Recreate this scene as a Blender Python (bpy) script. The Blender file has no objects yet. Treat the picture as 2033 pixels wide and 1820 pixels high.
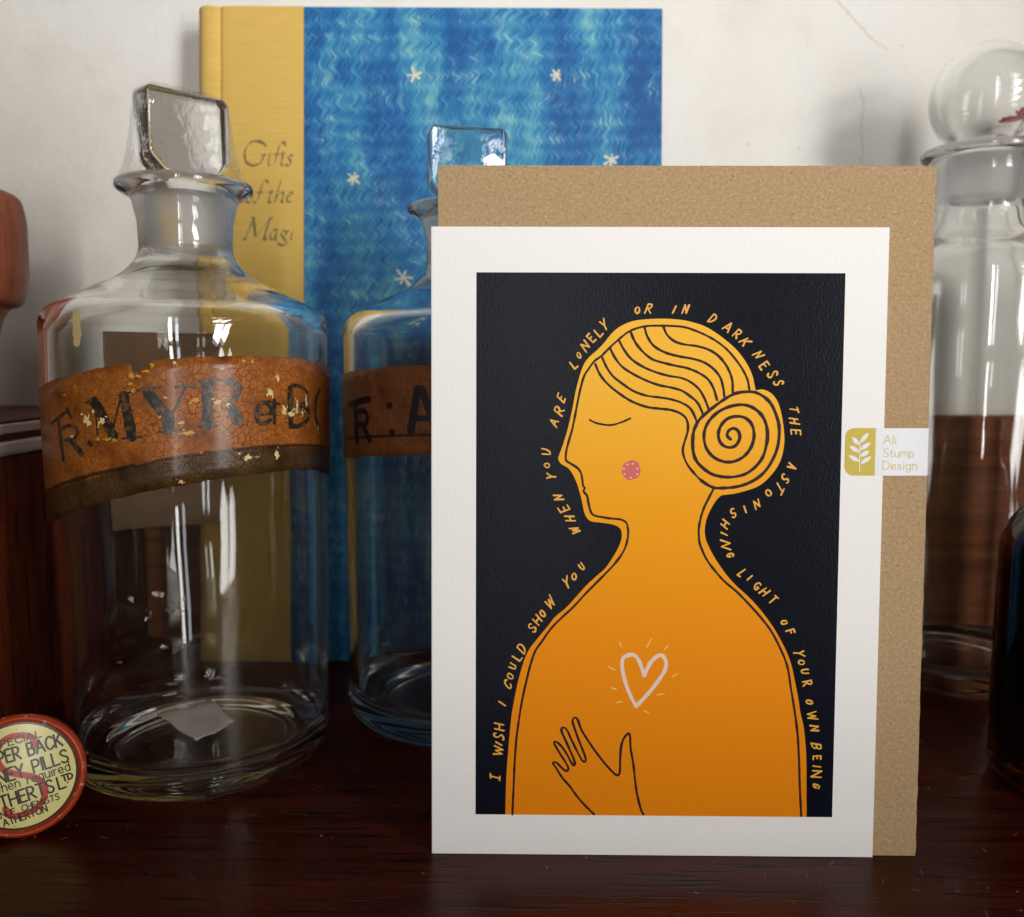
import bpy, math, random
from mathutils import Matrix, Vector, noise

SC = bpy.context.scene
COL = SC.collection
MM = 0.001
R = math.radians

# ------------------------------------------------------------------ camera
cam_d = bpy.data.cameras.new('camera')
cam_d.sensor_width = 36.0
cam_d.lens = 1760.0 / 2033.0 * 36.0
cam_d.clip_start = 0.01
cam_d.clip_end = 20.0
cam_d.dof.use_dof = True
cam_d.dof.focus_distance = 0.208
cam_d.dof.aperture_fstop = 20.0
cam = bpy.data.objects.new('camera', cam_d)
COL.objects.link(cam)
cam.matrix_world = (Matrix.Translation((0, 0, 0.1169)) @ Matrix.Rotation(R(90 - 6.18), 4, 'X')
                    @ Matrix.Rotation(R(0.196), 4, 'Z'))
SC.camera = cam

# ------------------------------------------------------------------ world: dim indoor fill
world = bpy.data.worlds.new('World')
SC.world = world
world.use_nodes = True
bg = world.node_tree.nodes['Background']
bg.inputs['Color'].default_value = (1.0, 0.72, 0.47, 1)
bg.inputs['Strength'].default_value = 0.05

# ------------------------------------------------------------------ window light: panes of two windows behind the camera
def pane(x, y, z, w, h, power, col, aim=(0.0, 0.3, 0.1), spread=74):
    d = bpy.data.lights.new('window_pane_light', 'AREA')
    d.shape = 'RECTANGLE'
    d.size, d.size_y = w, h
    d.energy = power
    d.spread = R(spread)
    d.color = col
    o = bpy.data.objects.new('window_pane_light', d)
    COL.objects.link(o)
    v = Vector((aim[0] - x, aim[1] - y, 0.05))
    o.matrix_world = Matrix.Translation((x, y, z)) @ v.to_track_quat('-Z', 'Z').to_matrix().to_4x4()
    return o

DAY = (1.0, 0.978, 0.94)
# lower panes are dimmed and beams narrowed so lower parts get less light
for z, q in ((-0.14, 0.26), (0.05, 0.42), (0.24, 1.0), (0.43, 1.35), (0.62, 1.1)):
    pane(-0.005, -0.50, z, 0.030, 0.165, 0.145 * q, DAY)
    pane(0.060, -0.50, z, 0.030, 0.165, 0.045 * q, (0.86, 0.93, 1.0))
    pane(0.50, -0.42, z, 0.075, 0.165, 0.26 * q, DAY)
    pane(0.57, -0.36, z, 0.055, 0.165, 0.185 * q, DAY)

SC.view_settings.view_transform = 'Standard'
SC.view_settings.look = 'None'
SC.view_settings.exposure = -0.05
SC.view_settings.gamma = 1.0
SC.view_settings.use_curve_mapping = False
cy = SC.cycles
cy.max_bounces = 16
cy.transmission_bounces = 16
cy.glossy_bounces = 10
cy.diffuse_bounces = 4
cy.transparent_max_bounces = 16
cy.caustics_reflective = True
cy.caustics_refractive = True
cy.blur_glossy = 0.6
cy.sample_clamp_indirect = 6.0
cy.use_denoising = True
cy.use_adaptive_sampling = True
cy.adaptive_threshold = 0.02
SC.render.film_transparent = False

# ------------------------------------------------------------------ helpers
def tag(o, label=None, cat=None, group=None, kind=None):
    if label: o['label'] = label
    if cat: o['category'] = cat
    if group: o['group'] = group
    if kind: o['kind'] = kind
    return o

def empty(name, loc=(0, 0, 0), rot=(0, 0, 0)):
    o = bpy.data.objects.new(name, None)
    o.empty_display_size = 0.01
    COL.objects.link(o)
    o.location = [c * MM for c in loc]
    o.rotation_euler = rot
    return o

def mesh(name, verts, faces, mat, parent=None, smooth=False, loc=None, rot=None, uv=None):
    """verts in millimetres"""
    me = bpy.data.meshes.new(name)
    me.from_pydata([(v[0] * MM, v[1] * MM, v[2] * MM) for v in verts], [], faces)
    if uv:
        l = me.uv_layers.new(name='UVMap')
        for lp in me.loops:
            l.data[lp.index].uv = uv[lp.vertex_index]
    me.materials.append(mat)
    if smooth:
        me.polygons.foreach_set('use_smooth', [True] * len(me.polygons))
    me.update()
    o = bpy.data.objects.new(name, me)
    COL.objects.link(o)
    if parent: o.parent = parent
    if loc: o.location = [c * MM for c in loc]
    if rot: o.rotation_euler = rot
    return o

def bevel(o, w, seg=2, angle=30):
    m = o.modifiers.new('bevel', 'BEVEL')
    m.width = w * MM
    m.segments = seg
    m.limit_method = 'ANGLE'
    m.angle_limit = R(angle)
    m.harden_normals = False
    return o

def box(name, x0, x1, y0, y1, z0, z1, mat, parent=None, bev=0.0, seg=2):
    v = [(x, y, z) for z in (z0, z1) for y in (y0, y1) for x in (x0, x1)]
    f = [(0, 2, 3, 1), (4, 5, 7, 6), (0, 1, 5, 4), (2, 6, 7, 3), (0, 4, 6, 2), (1, 3, 7, 5)]
    o = mesh(name, v, f, mat, parent)
    if bev: bevel(o, bev, seg)
    return o

def rounded(pts, seg=5):
    """pts: (r, z[, radius]) -> polyline with rounded corners"""
    out = []
    n = len(pts)
    for i, p in enumerate(pts):
        rad = p[2] if len(p) > 2 else 0
        if rad and 0 < i < n - 1:
            P = Vector(p[:2]); A = Vector(pts[i - 1][:2]); B = Vector(pts[i + 1][:2])
            a = (A - P); b = (B - P)
            d = min(rad, a.length * 0.49, b.length * 0.49)
            s = P + a.normalized() * d; e = P + b.normalized() * d
            for k in range(seg + 1):
                t = k / seg
                q = s * (1 - t) ** 2 + P * 2 * t * (1 - t) + e * t * t
                out.append((q.x, q.y))
        else:
            out.append((p[0], p[1]))
    return out

def lathe(name, prof, mat, parent=None, seg=128, wob=0.0, seed=0, closed=False):
    v, f = [], []
    n = len(prof)
    rings = []
    for r, z in prof:
        if r < 1e-6:
            rings.append([len(v)]); v.append((0, 0, z))
        else:
            ring = []
            for k in range(seg):
                a = 2 * math.pi * k / seg
                rr = r
                if wob:
                    rr += wob * noise.noise((math.cos(a) * 1.5, math.sin(a) * 1.5, z * 0.06 + seed))
                ring.append(len(v)); v.append((rr * math.cos(a), rr * math.sin(a), z))
            rings.append(ring)
    pairs = [(i, i + 1) for i in range(n - 1)] + ([(n - 1, 0)] if closed else [])
    for i, j in pairs:
        A, B = rings[i], rings[j]
        for k in range(seg):
            k2 = (k + 1) % seg
            if len(A) == 1 and len(B) == 1: continue
            if len(A) == 1: f.append((A[0], B[k2], B[k]))
            elif len(B) == 1: f.append((A[k], A[k2], B[0]))
            else: f.append((A[k], A[k2], B[k2], B[k]))
    return mesh(name, v, f, mat, parent, smooth=True)

def catmull(p, n=6, closed=False):
    p = [Vector((a[0], a[1])) for a in p]
    if len(p) < 3: return [tuple(a) for a in p]
    out = []
    m = len(p)
    rng = m if closed else m - 1
    for i in range(rng):
        p1, p2 = p[i], p[(i + 1) % m]
        p0 = p[i - 1] if (i > 0 or closed) else p1 * 2 - p2
        p3 = p[(i + 2) % m] if (i + 2 < m or closed) else p2 * 2 - p1
        for k in range(n):
            t = k / n
            out.append(0.5 * ((2 * p1) + (p2 - p0) * t + (2 * p0 - 5 * p1 + 4 * p2 - p3) * t * t
                              + (3 * p1 - p0 - 3 * p2 + p3) * t ** 3))
    if not closed: out.append(p[-1])
    return [(a.x, a.y) for a in out]

class Ink:
    """flat printed strokes and shapes, each a few microns above the one before"""
    def __init__(self, base=0.02, step=0.002, cols=2):
        self.v, self.f, self.base, self.step, self.i, self.cols = [], [], base, step, 0, cols
    def z(self):
        self.i += 1
        return self.base + self.step * self.i
    def stroke(self, pts, w, nib=None, wmin=0.25, jit=0.0):
        """pts in mm; split at sharp corners; nib = pen angle for thick-and-thin strokes"""
        runs, cur = [], [pts[0]]
        for i in range(1, len(pts)):
            cur.append(pts[i])
            if i < len(pts) - 1:
                a = Vector(pts[i]) - Vector(pts[i - 1]); b = Vector(pts[i + 1]) - Vector(pts[i])
                if a.length > 1e-6 and b.length > 1e-6 and a.angle(b) > R(50):
                    runs.append(cur); cur = [pts[i]]
        runs.append(cur)
        for run in runs:
            self._run(run, w, nib, wmin, jit)
    def _run(self, p, w, nib, wmin, jit):
        q = [Vector(p[0])]
        for a in p[1:]:
            if (Vector(a) - q[-1]).length > 1e-4: q.append(Vector(a))
        if len(q) < 2: return
        # resample long segments so that mapped strokes follow a curved surface
        r = [q[0]]
        for a in q[1:]:
            k = max(1, int((a - r[-1]).length / 1.2))
            s = r[-1].copy()
            for j in range(1, k + 1): r.append(s.lerp(a, j / k))
        q = r
        z = self.z(); n = len(q); base = len(self.v); C = self.cols
        for i in range(n):
            t = (q[min(i + 1, n - 1)] - q[max(i - 1, 0)]).normalized()
            nn = Vector((-t.y, t.x))
            ww = w
            if nib is not None:
                ww = w * (wmin + (1 - wmin) * abs(math.sin(math.atan2(t.y, t.x) - nib)))
            if jit: ww *= 1 + jit * noise.noise((q[i].x * 0.7, q[i].y * 0.7, self.i * 3.1))
            for c in range(C):
                o = q[i] + nn * ww * (0.5 - c / (C - 1))
                self.v.append((o.x, o.y, z))
            if i in (0, n - 1): pass
        for i in range(n - 1):
            for c in range(C - 1):
                a = base + i * C + c
                self.f.append((a, a + C, a + C + 1, a + 1))
        if nib is None:
            for e, s in ((0, -1), (n - 1, 1)):
                a0 = base + e * C; a1 = a0 + C - 1
                c0 = (Vector(self.v[a0][:2]) + Vector(self.v[a1][:2])) / 2
                ax = (Vector(self.v[a0][:2]) - c0)
                ids = [a0]
                for k in range(1, 5):
                    rot = ax.copy(); rot.rotate(Matrix.Rotation(-s * math.pi * k / 5, 2)); rot = c0 + rot
                    ids.append(len(self.v)); self.v.append((rot.x, rot.y, z))
                ids.append(a1)
                self.f.append(tuple(ids) if s < 0 else tuple(reversed(ids)))
    def poly(self, pts):
        z = self.z(); b = len(self.v)
        self.v += [(p[0], p[1], z) for p in pts]
        self.f.append(tuple(range(b, b + len(pts))))
    def disc(self, x, y, rx, ry=None, n=20, jit=0.0, seed=0):
        ry = ry or rx
        z = self.z(); b = len(self.v)
        self.v.append((x, y, z))
        for k in range(n):
            a = 2 * math.pi * k / n
            j = 1 + jit * noise.noise((math.cos(a) * 2.2 + x, math.sin(a) * 2.2 + y, seed + 7.7)) * 1.6
            self.v.append((x + rx * j * math.cos(a), y + ry * j * math.sin(a), z))
        for k in range(n): self.f.append((b, b + 1 + k, b + 1 + (k + 1) % n))
    def text(self, s, x0, y0, h, width, font, w=None, ang=0.0, gap=0.18, jit=0.0):
        """one line of stroke lettering fitted to a width; (x0, y0) = left end of the base line"""
        tot = 0
        for ch in s: tot += (0.36 if ch == ' ' else font[ch][0]) + gap
        tot -= gap
        sx = width / tot; x = 0
        c, sn = math.cos(ang), math.sin(ang)
        for ch in s:
            if ch == ' ': x += 0.36 + gap; continue
            gw, strokes = font[ch]
            for kind, pts in strokes:
                pp = catmull(pts, 6) if kind == 'c' else pts
                if len(pp) == 1: pp = [pp[0], (pp[0][0] + 0.01, pp[0][1])]
                m = []
                for a, b in pp:
                    X = (x + a) * sx; Y = b * h
                    m.append((x0 + X * c - Y * sn, y0 + X * sn + Y * c))
                self.stroke(m, w, jit=jit)
            x += gw + gap
    def glyph(self, ch, x, y, h, ang, font, w, slant=0.0, jit=0.2, sx=1.0):
        gw, strokes = font[ch]
        c, sn = math.cos(ang), math.sin(ang)
        for kind, pts in strokes:
            pp = catmull(pts, 5) if kind == 'c' else pts
            m = []
            for a, b in pp:
                a += 0.10 * noise.noise((x * 1.7 + a * 1.3, y * 1.9 + b * 1.3, 2.0)); b += 0.12 * noise.noise((x * 1.3 + a * 1.3, y * 2.3 + b * 1.3, 8.0))
                X = (a - gw / 2) * h * sx + slant * (b - 0.5) * h; Y = (b - 0.5) * h
                m.append((x + X * c - Y * sn, y + X * sn + Y * c))
            self.stroke(m, w, jit=jit)
    def build(self, name, mat, parent, fn):
        return mesh(name, [fn(*p) for p in self.v], self.f, mat, parent)

L, C_ = 'l', 'c'
FONT = {
 'A': (.72, [(L, [(0, 0), (.36, 1), (.72, 0)]), (L, [(.14, .36), (.58, .36)])]),
 'B': (.56, [(L, [(0, 0), (0, 1)]), (C_, [(0, 1), (.36, .97), (.46, .77), (.34, .57), (0, .53)]), (C_, [(0, .53), (.4, .51), (.56, .28), (.42, .04), (0, 0)])]),
 'C': (.64, [(C_, [(.62, .84), (.45, .99), (.2, .93), (.02, .6), (.05, .25), (.26, .01), (.5, .05), (.64, .2)])]),
 'D': (.62, [(L, [(0, 0), (0, 1)]), (C_, [(0, 1), (.38, .93), (.62, .55), (.42, .1), (0, 0)])]),
 'E': (.5, [(L, [(.5, 1), (0, 1)]), (L, [(0, 1), (0, 0)]), (L, [(0, 0), (.5, 0)]), (L, [(0, .52), (.42, .52)])]),
 'F': (.5, [(L, [(.5, 1), (0, 1)]), (L, [(0, 1), (0, 0)]), (L, [(0, .52), (.42, .52)])]),
 'G': (.66, [(C_, [(.62, .84), (.44, .99), (.18, .92), (.02, .58), (.06, .2), (.3, .01), (.54, .08), (.62, .38)]), (L, [(.62, .4), (.36, .4)])]),
 'H': (.6, [(L, [(0, 0), (0, 1)]), (L, [(.6, 0), (.6, 1)]), (L, [(0, .5), (.6, .5)])]),
 'I': (.02, [(L, [(0, 0), (.02, 1)])]),
 'K': (.58, [(L, [(0, 0), (0, 1)]), (L, [(.54, 1), (.03, .42)]), (L, [(.16, .56), (.58, 0)])]),
 'L': (.48, [(L, [(0, 1), (0, 0)]), (L, [(0, 0), (.48, 0)])]),
 'M': (.8, [(L, [(0, 0), (.08, 1)]), (L, [(.08, 1), (.4, .2)]), (L, [(.4, .2), (.72, 1)]), (L, [(.72, 1), (.8, 0)])]),
 'N': (.62, [(L, [(0, 0), (0, 1)]), (L, [(0, 1), (.62, 0)]), (L, [(.62, 0), (.62, 1)])]),
 'O': (.72, [(C_, [(.36, 1), (.1, .84), (0, .5), (.1, .14), (.36, 0), (.62, .14), (.72, .5), (.62, .84), (.34, 1)])]),
 'P': (.52, [(L, [(0, 0), (0, 1)]), (C_, [(0, 1), (.38, .97), (.52, .74), (.38, .48), (0, .44)])]),
 'R': (.56, [(L, [(0, 0), (0, 1)]), (C_, [(0, 1), (.38, .97), (.5, .75), (.36, .52), (.04, .46)]), (L, [(.2, .47), (.56, 0)])]),
 'S': (.54, [(C_, [(.5, .86), (.34, 1), (.12, .95), (.04, .76), (.18, .58), (.4, .44), (.52, .24), (.4, .03), (.16, 0), (0, .14)])]),
 'T': (.6, [(L, [(0, 1), (.6, 1)]), (L, [(.3, 1), (.3, 0)])]),
 'U': (.6, [(C_, [(0, 1), (0, .4), (.1, .06), (.32, 0), (.52, .1), (.6, .45), (.6, 1)])]),
 'W': (.9, [(L, [(0, 1), (.22, 0)]), (L, [(.22, 0), (.46, .8)]), (L, [(.46, .8), (.68, 0)]), (L, [(.68, 0), (.9, 1)])]),
 'Y': (.6, [(L, [(0, 1), (.3, .48)]), (L, [(.6, 1), (.3, .48)]), (L, [(.3, .48), (.3, 0)])]),
 '.': (.06, [(L, [(0, .03), (.05, .03)])]),
 'w': (.62, [(L, [(0, .6), (.15, 0)]), (L, [(.15, 0), (.31, .5)]), (L, [(.31, .5), (.47, 0)]), (L, [(.47, 0), (.62, .6)])]),
 'h': (.4, [(L, [(0, 0), (0, 1)]), (C_, [(0, .4), (.14, .6), (.34, .56), (.4, .35), (.4, 0)])]),
 'e': (.44, [(L, [(.02, .31), (.42, .31)]), (C_, [(.42, .31), (.36, .55), (.16, .6), (.01, .38), (.06, .1), (.26, 0), (.42, .12)])]),
 'n': (.4, [(L, [(0, 0), (0, .6)]), (C_, [(0, .38), (.14, .6), (.34, .56), (.4, .35), (.4, 0)])]),
 'r': (.26, [(L, [(0, 0), (0, .6)]), (C_, [(0, .36), (.1, .56), (.26, .59)])]),
 'q': (.44, [(L, [(.43, .6), (.43, -.32)]), (C_, [(.43, .42), (.3, .6), (.1, .55), (0, .3), (.1, .05), (.3, 0), (.43, .2)])]),
 'u': (.4, [(C_, [(0, .6), (0, .2), (.12, 0), (.3, .04), (.4, .24)]), (L, [(.4, .6), (.4, 0)])]),
 'i': (.04, [(L, [(.02, 0), (.02, .6)]), (L, [(.02, .84), (.025, .86)])]),
 'd': (.44, [(L, [(.43, 1), (.43, 0)]), (C_, [(.43, .42), (.3, .6), (.1, .55), (0, .3), (.1, .05), (.3, 0), (.43, .2)])]),
 'l': (.04, [(L, [(.02, 0), (.02, 1)])]),
 't': (.3, [(C_, [(.1, .82), (.1, .2), (.18, .02), (.3, .03)]), (L, [(0, .6), (.28, .6)])]),
 'm': (.7, [(L, [(0, 0), (0, .6)]), (C_, [(0, .38), (.12, .6), (.3, .56), (.35, .35), (.35, 0)]), (C_, [(.35, .38), (.47, .6), (.65, .56), (.7, .35), (.7, 0)])]),
 'p': (.44, [(L, [(0, .6), (0, -.32)]), (C_, [(0, .42), (.13, .6), (.33, .55), (.44, .3), (.33, .05), (.13, 0), (0, .2)])]),
 's': (.36, [(C_, [(.33, .5), (.2, .6), (.06, .54), (.05, .4), (.2, .31), (.34, .2), (.3, .04), (.14, 0), (0, .08)])]),
 'g': (.44, [(C_, [(.43, .42), (.3, .6), (.1, .55), (0, .3), (.1, .05), (.3, 0), (.43, .2)]), (C_, [(.43, .6), (.43, -.1), (.32, -.3), (.1, -.3), (.02, -.2)])]),
}
FONT['serifI'] = (.44, [(L, [(.22, 0), (.22, 1)]), (L, [(0, 1), (.44, 1)]), (L, [(0, 0), (.44, 0)])])

# ------------------------------------------------------------------ materials
class N:
    def __init__(self, name):
        self.m = bpy.data.materials.new(name)
        self.m.use_nodes = True
        self.t = self.m.node_tree
        self.b = self.t.nodes['Principled BSDF']
        self.out = self.t.nodes['Material Output']
    def n(self, typ, **kw):
        nd = self.t.nodes.new(typ)
        for k, v in kw.items():
            if k.startswith('_'): nd.inputs[k[1:].replace('_', ' ')].default_value = v
            else: setattr(nd, k, v)
        return nd
    def l(self, a, b):
        self.t.links.new(a, b)
        return self
    def co(self, scale=(1, 1, 1), kind='Object', rot=(0, 0, 0), loc=(0, 0, 0)):
        tc = self.n('ShaderNodeTexCoord')
        mp = self.n('ShaderNodeMapping')
        mp.inputs['Scale'].default_value = scale
        mp.inputs['Rotation'].default_value = rot
        mp.inputs['Location'].default_value = loc
        self.l(tc.outputs[kind], mp.inputs['Vector'])
        return mp.outputs['Vector']
    def noise(self, vec, scale=1.0, detail=4, rough=0.55, dist=0.0):
        nd = self.n('ShaderNodeTexNoise')
        nd.inputs['Scale'].default_value = scale
        nd.inputs['Detail'].default_value = detail
        nd.inputs['Roughness'].default_value = rough
        nd.inputs['Distortion'].default_value = dist
        self.l(vec, nd.inputs['Vector'])
        return nd.outputs['Fac']
    def ramp(self, fac, stops, interp='LINEAR'):
        nd = self.n('ShaderNodeValToRGB')
        cr = nd.color_ramp
        cr.interpolation = interp
        while len(cr.elements) < len(stops): cr.elements.new(0.5)
        for e, (p, c) in zip(cr.elements, stops):
            e.position = p
            e.color = (c, c, c, 1) if isinstance(c, (int, float)) else (*c, 1)
        self.l(fac, nd.inputs['Fac'])
        return nd.outputs['Color']
    def math(self, op, a, b=None, c=None, clamp=False):
        nd = self.n('ShaderNodeMath', operation=op, use_clamp=clamp)
        for i, x in enumerate((a, b, c)):
            if x is None: continue
            if isinstance(x, (int, float)): nd.inputs[i].default_value = x
            else: self.l(x, nd.inputs[i])
        return nd.outputs[0]
    def mix(self, fac, a, b, blend='MIX'):
        nd = self.n('ShaderNodeMix', data_type='RGBA', blend_type=blend)
        for key, x in ((0, fac), (6, a), (7, b)):
            if isinstance(x, (int, float)): nd.inputs[key].default_value = x
            elif isinstance(x, tuple): nd.inputs[key].default_value = (*x, 1)
            else: self.l(x, nd.inputs[key])
        return nd.outputs[2]
    def color(self, c):
        if isinstance(c, tuple): self.b.inputs['Base Color'].default_value = (*c, 1)
        else: self.l(c, self.b.inputs['Base Color'])
        return self
    def bump(self, h, strength=0.3, dist=0.0003):
        nd = self.n('ShaderNodeBump')
        nd.inputs['Strength'].default_value = strength
        nd.inputs['Distance'].default_value = dist
        self.l(h, nd.inputs['Height'])
        self.l(nd.outputs['Normal'], self.b.inputs['Normal'])
        return self
    def set(self, **kw):
        for k, v in kw.items():
            s = self.b.inputs[k.replace('_', ' ')]
            if hasattr(v, 'links') or not isinstance(v, (int, float, tuple)): self.l(v, s)
            else: s.default_value = v
        return self

def plain(name, c, rough=0.6, spec=0.4, var=0.0, scale=300):
    m = N(name)
    if var:
        f = m.noise(m.co(), scale)
        m.color(m.mix(f, tuple(x * (1 - var) for x in c), tuple(min(1, x * (1 + var)) for x in c)))
    else:
        m.color(c)
    m.set(Roughness=rough, Specular_IOR_Level=spec)
    return m.m

def glass(name, c, rough=0.0, ior=1.5):
    m = N(name)
    m.color(c).set(Roughness=rough, IOR=ior, Transmission_Weight=1.0)
    return m

# clear old glass with a faint surface ripple
def dusty(gm, amount):
    df = gm.n('ShaderNodeBsdfDiffuse'); df.inputs['Color'].default_value = (0.52, 0.42, 0.32, 1)
    ms = gm.n('ShaderNodeMixShader')
    sm = gm.noise(gm.co((30, 30, 12), loc=(4, 1, 2)), 1.0, 5, 0.6, 1.2)
    sp = gm.noise(gm.co(), 900, 2)
    f = gm.math('ADD', gm.math('MULTIPLY', gm.ramp(sm, [(0.42, 0.0), (0.75, 1.0)]), amount), gm.math('MULTIPLY', gm.ramp(sp, [(0.72, 0.0), (0.78, 1.0)]), amount * 4))
    gm.l(f, ms.inputs[0]); gm.l(gm.b.outputs[0], ms.inputs[1]); gm.l(df.outputs[0], ms.inputs[2]); gm.l(ms.outputs[0], gm.out.inputs['Surface'])
gm = glass('old_clear_glass', (0.965, 0.975, 0.96))
gm.bump(gm.noise(gm.co((60, 60, 14)), 1.0, 2), 0.035, 0.002)
dusty(gm, 0.010)
M_GLASS = gm.m
gm = glass('stopper_glass', (0.96, 0.965, 0.95))
gm.bump(gm.noise(gm.co((170, 170, 170)), 1.0, 3, 0.6, 0.8), 0.10, 0.001)
dusty(gm, 0.02)
M_STOPGLASS = gm.m
gm = glass('ground_glass', (0.93, 0.93, 0.94), rough=0.42)
gm.bump(gm.noise(gm.co((300, 300, 2500)), 1.0, 2), 0.2, 0.0002)
M_GROUND = gm.m
M_AMBER = glass('amber_glass', (0.10, 0.026, 0.004)).m

# plaster wall
w = N('aged_white_plaster')
f1 = w.noise(w.co(), 9, 5); f2 = w.noise(w.co(), 40, 4)
c = w.ramp(f1, [(0.3, (0.72, 0.68, 0.62)), (0.5, (0.78, 0.755, 0.71)), (0.7, (0.80, 0.785, 0.76))])
c = w.mix(w.math('MULTIPLY', w.ramp(f2, [(0.52, 0.0), (0.72, 1.0)]), 0.35), c, (0.66, 0.61, 0.54))
w.color(c).set(Roughness=0.75, Specular_IOR_Level=0.25)
w.bump(w.noise(w.co(), 45, 7, 0.62), 0.6, 0.0016)
M_WALL = w.m
M_CRACK = plain('wall_crack', (0.68, 0.645, 0.60), 0.9, 0.1, 0.2)

def wood(name, dark, mid, light, along='x', rough=0.32, spec=0.5, dust=0.0, rot=0.0, pores=1.0):
    m = N(name)
    sc = {'x': (9, 150, 150), 'y': (150, 9, 150), 'z': (150, 150, 9)}[along]
    v = m.co(sc, rot=(0, 0, rot))
    g = m.noise(v, 1.0, 6, 0.62, 0.4)
    sc2 = {'x': (38, 750, 750), 'y': (750, 38, 750), 'z': (750, 750, 38)}[along]
    p = m.noise(m.co(sc2, rot=(0, 0, rot)), 1.0, 3, 0.5)
    c = m.ramp(g, [(0.28, dark), (0.5, mid), (0.74, light)])
    pore = m.ramp(p, [(0.36, 1.0), (0.43, 0.0)])
    c = m.mix(m.math('MULTIPLY', pore, 0.9 * pores), c, tuple(x * 0.25 for x in dark))
    if dust:
        d1 = m.noise(m.co(), 2300, 2, 0.6)
        d2 = m.noise(m.co(), 55, 3)
        msk = m.math('MULTIPLY', m.ramp(d1, [(0.67, 0.0), (0.73, 1.0)]), m.ramp(d2, [(0.40, 0.0), (0.58, 1.0)]))
        c = m.mix(m.math('MULTIPLY', msk, dust), c, (0.30, 0.20, 0.13))
    m.color(c)
    r_ = m.ramp(m.noise(m.co(), 35, 4), [(0.3, rough * 0.8), (0.7, min(1, rough * 1.5))])
    m.set(Roughness=r_, Specular_IOR_Level=spec)
    h = m.math('SUBTRACT', m.math('MULTIPLY', g, 0.25), pore)
    m.bump(h, 0.30, 0.00018)
    return m.m
M_SHELF = wood('dark_mahogany_shelf', (0.024, 0.0030, 0.0011), (0.060, 0.0078, 0.0028), (0.095, 0.0150, 0.0052), 'x', 0.27, 0.15, 0.8, R(-4))
M_PANEL = wood('dark_mahogany_panel', (0.085, 0.022, 0.006), (0.19, 0.052, 0.015), (0.28, 0.088, 0.028), 'x', 0.5, 0.2, pores=0.25)
M_BOX = wood('dark_red_box_wood', (0.035, 0.005, 0.002), (0.085, 0.014, 0.005), (0.13, 0.024, 0.009), 'z', 0.45, 0.2)
M_BEADSHEEN = wood('sheen_bead_wood', (0.30, 0.21, 0.17), (0.42, 0.33, 0.29), (0.52, 0.43, 0.38), 'y', 0.4, 0.5, pores=0.4)  # paler than the box: window reflection is put into the bead colour
M_CUP = wood('turned_red_brown_wood', (0.15, 0.036, 0.016), (0.22, 0.058, 0.026), (0.30, 0.085, 0.038), 'z', 0.42, 0.4, pores=0.5)

# book cloth and marbled paper
m = N('mustard_book_cloth')
v = m.co((1, 1, 1))
wv = m.n('ShaderNodeTexWave', wave_type='BANDS', bands_direction='Z'); wv.inputs['Scale'].default_value = 620; wv.inputs['Distortion'].default_value = 1.2; wv.inputs['Detail Scale'].default_value = 3
m.l(v, wv.inputs['Vector'])
wx = m.n('ShaderNodeTexWave', wave_type='BANDS', bands_direction='X'); wx.inputs['Scale'].default_value = 620; wx.inputs['Distortion'].default_value = 1.2; wx.inputs['Detail Scale'].default_value = 3
m.l(v, wx.inputs['Vector'])
weave = m.math('MULTIPLY', wv.outputs['Fac'], wx.outputs['Fac'])
slub = m.noise(m.co((80, 80, 1400)), 1.0, 3)
c = m.ramp(slub, [(0.25, (0.66, 0.43, 0.105)), (0.55, (0.73, 0.485, 0.125)), (0.85, (0.77, 0.53, 0.155))])
c = m.mix(m.math('MULTIPLY', weave, 0.3), c, (0.42, 0.25, 0.05))
m.color(c).set(Roughness=0.8, Specular_IOR_Level=0.2, Sheen_Weight=0.15)
m.bump(m.math('ADD', weave, m.math('MULTIPLY', slub, 0.3)), 0.25, 0.0002)
M_CLOTH = m.m

m = N('combed_blue_marbled_paper')
tc = m.n('ShaderNodeTexCoord'); sp = m.n('ShaderNodeSeparateXYZ'); m.l(tc.outputs['Object'], sp.inputs[0])
X = m.math('MULTIPLY', sp.outputs[0], 1000.0); Z = m.math('MULTIPLY', sp.outputs[2], 1000.0)
wob = m.noise(m.co((40, 40, 40)), 1.0, 2)
wob2 = m.noise(m.co((22, 22, 160), loc=(3, 0, 0)), 1.0, 2)
zz = m.math('ADD', Z, m.math('MULTIPLY', m.math('SUBTRACT', wob, 0.5), 11.0))
per = m.math('MULTIPLY', zz, 2 * math.pi / 6.2)
zig = m.math('ADD', m.math('SINE', per), m.math('MULTIPLY', m.math('SINE', m.math('MULTIPLY', per, 2.0)), 0.18))
ampn = m.noise(m.co((28, 28, 9), loc=(9, 2, 1)), 1.0, 2)
amp = m.math('MULTIPLY', m.ramp(ampn, [(0.35, 0.2), (0.62, 1.0)]), 1.55)
xw = m.math('ADD', X, m.math('MULTIPLY', zig, amp))
xw = m.math('ADD', xw, m.math('MULTIPLY', m.math('SUBTRACT', wob2, 0.5), 5.0))
def cxyz(x, z):
    cb = m.n('ShaderNodeCombineXYZ')
    m.l(x, cb.inputs[0]); m.l(z, cb.inputs[1]); return cb.outputs[0]
fine = m.noise(cxyz(m.math('MULTIPLY', xw, 1.15), m.math('MULTIPLY', Z, 0.085)), 1.0, 3, 0.6)
hair = m.noise(cxyz(m.math('MULTIPLY', xw, 1.7), m.math('MULTIPLY', Z, 0.13)), 1.0, 2, 0.5)
broad = m.noise(cxyz(m.math('MULTIPLY', X, 0.055), m.math('MULTIPLY', Z, 0.012)), 1.0, 2)
row = m.math('MULTIPLY', m.math('SINE', m.math('ADD', per, 1.2)), 0.032)
mid = m.noise(m.co((90, 90, 60)), 1.0, 3)
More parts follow.
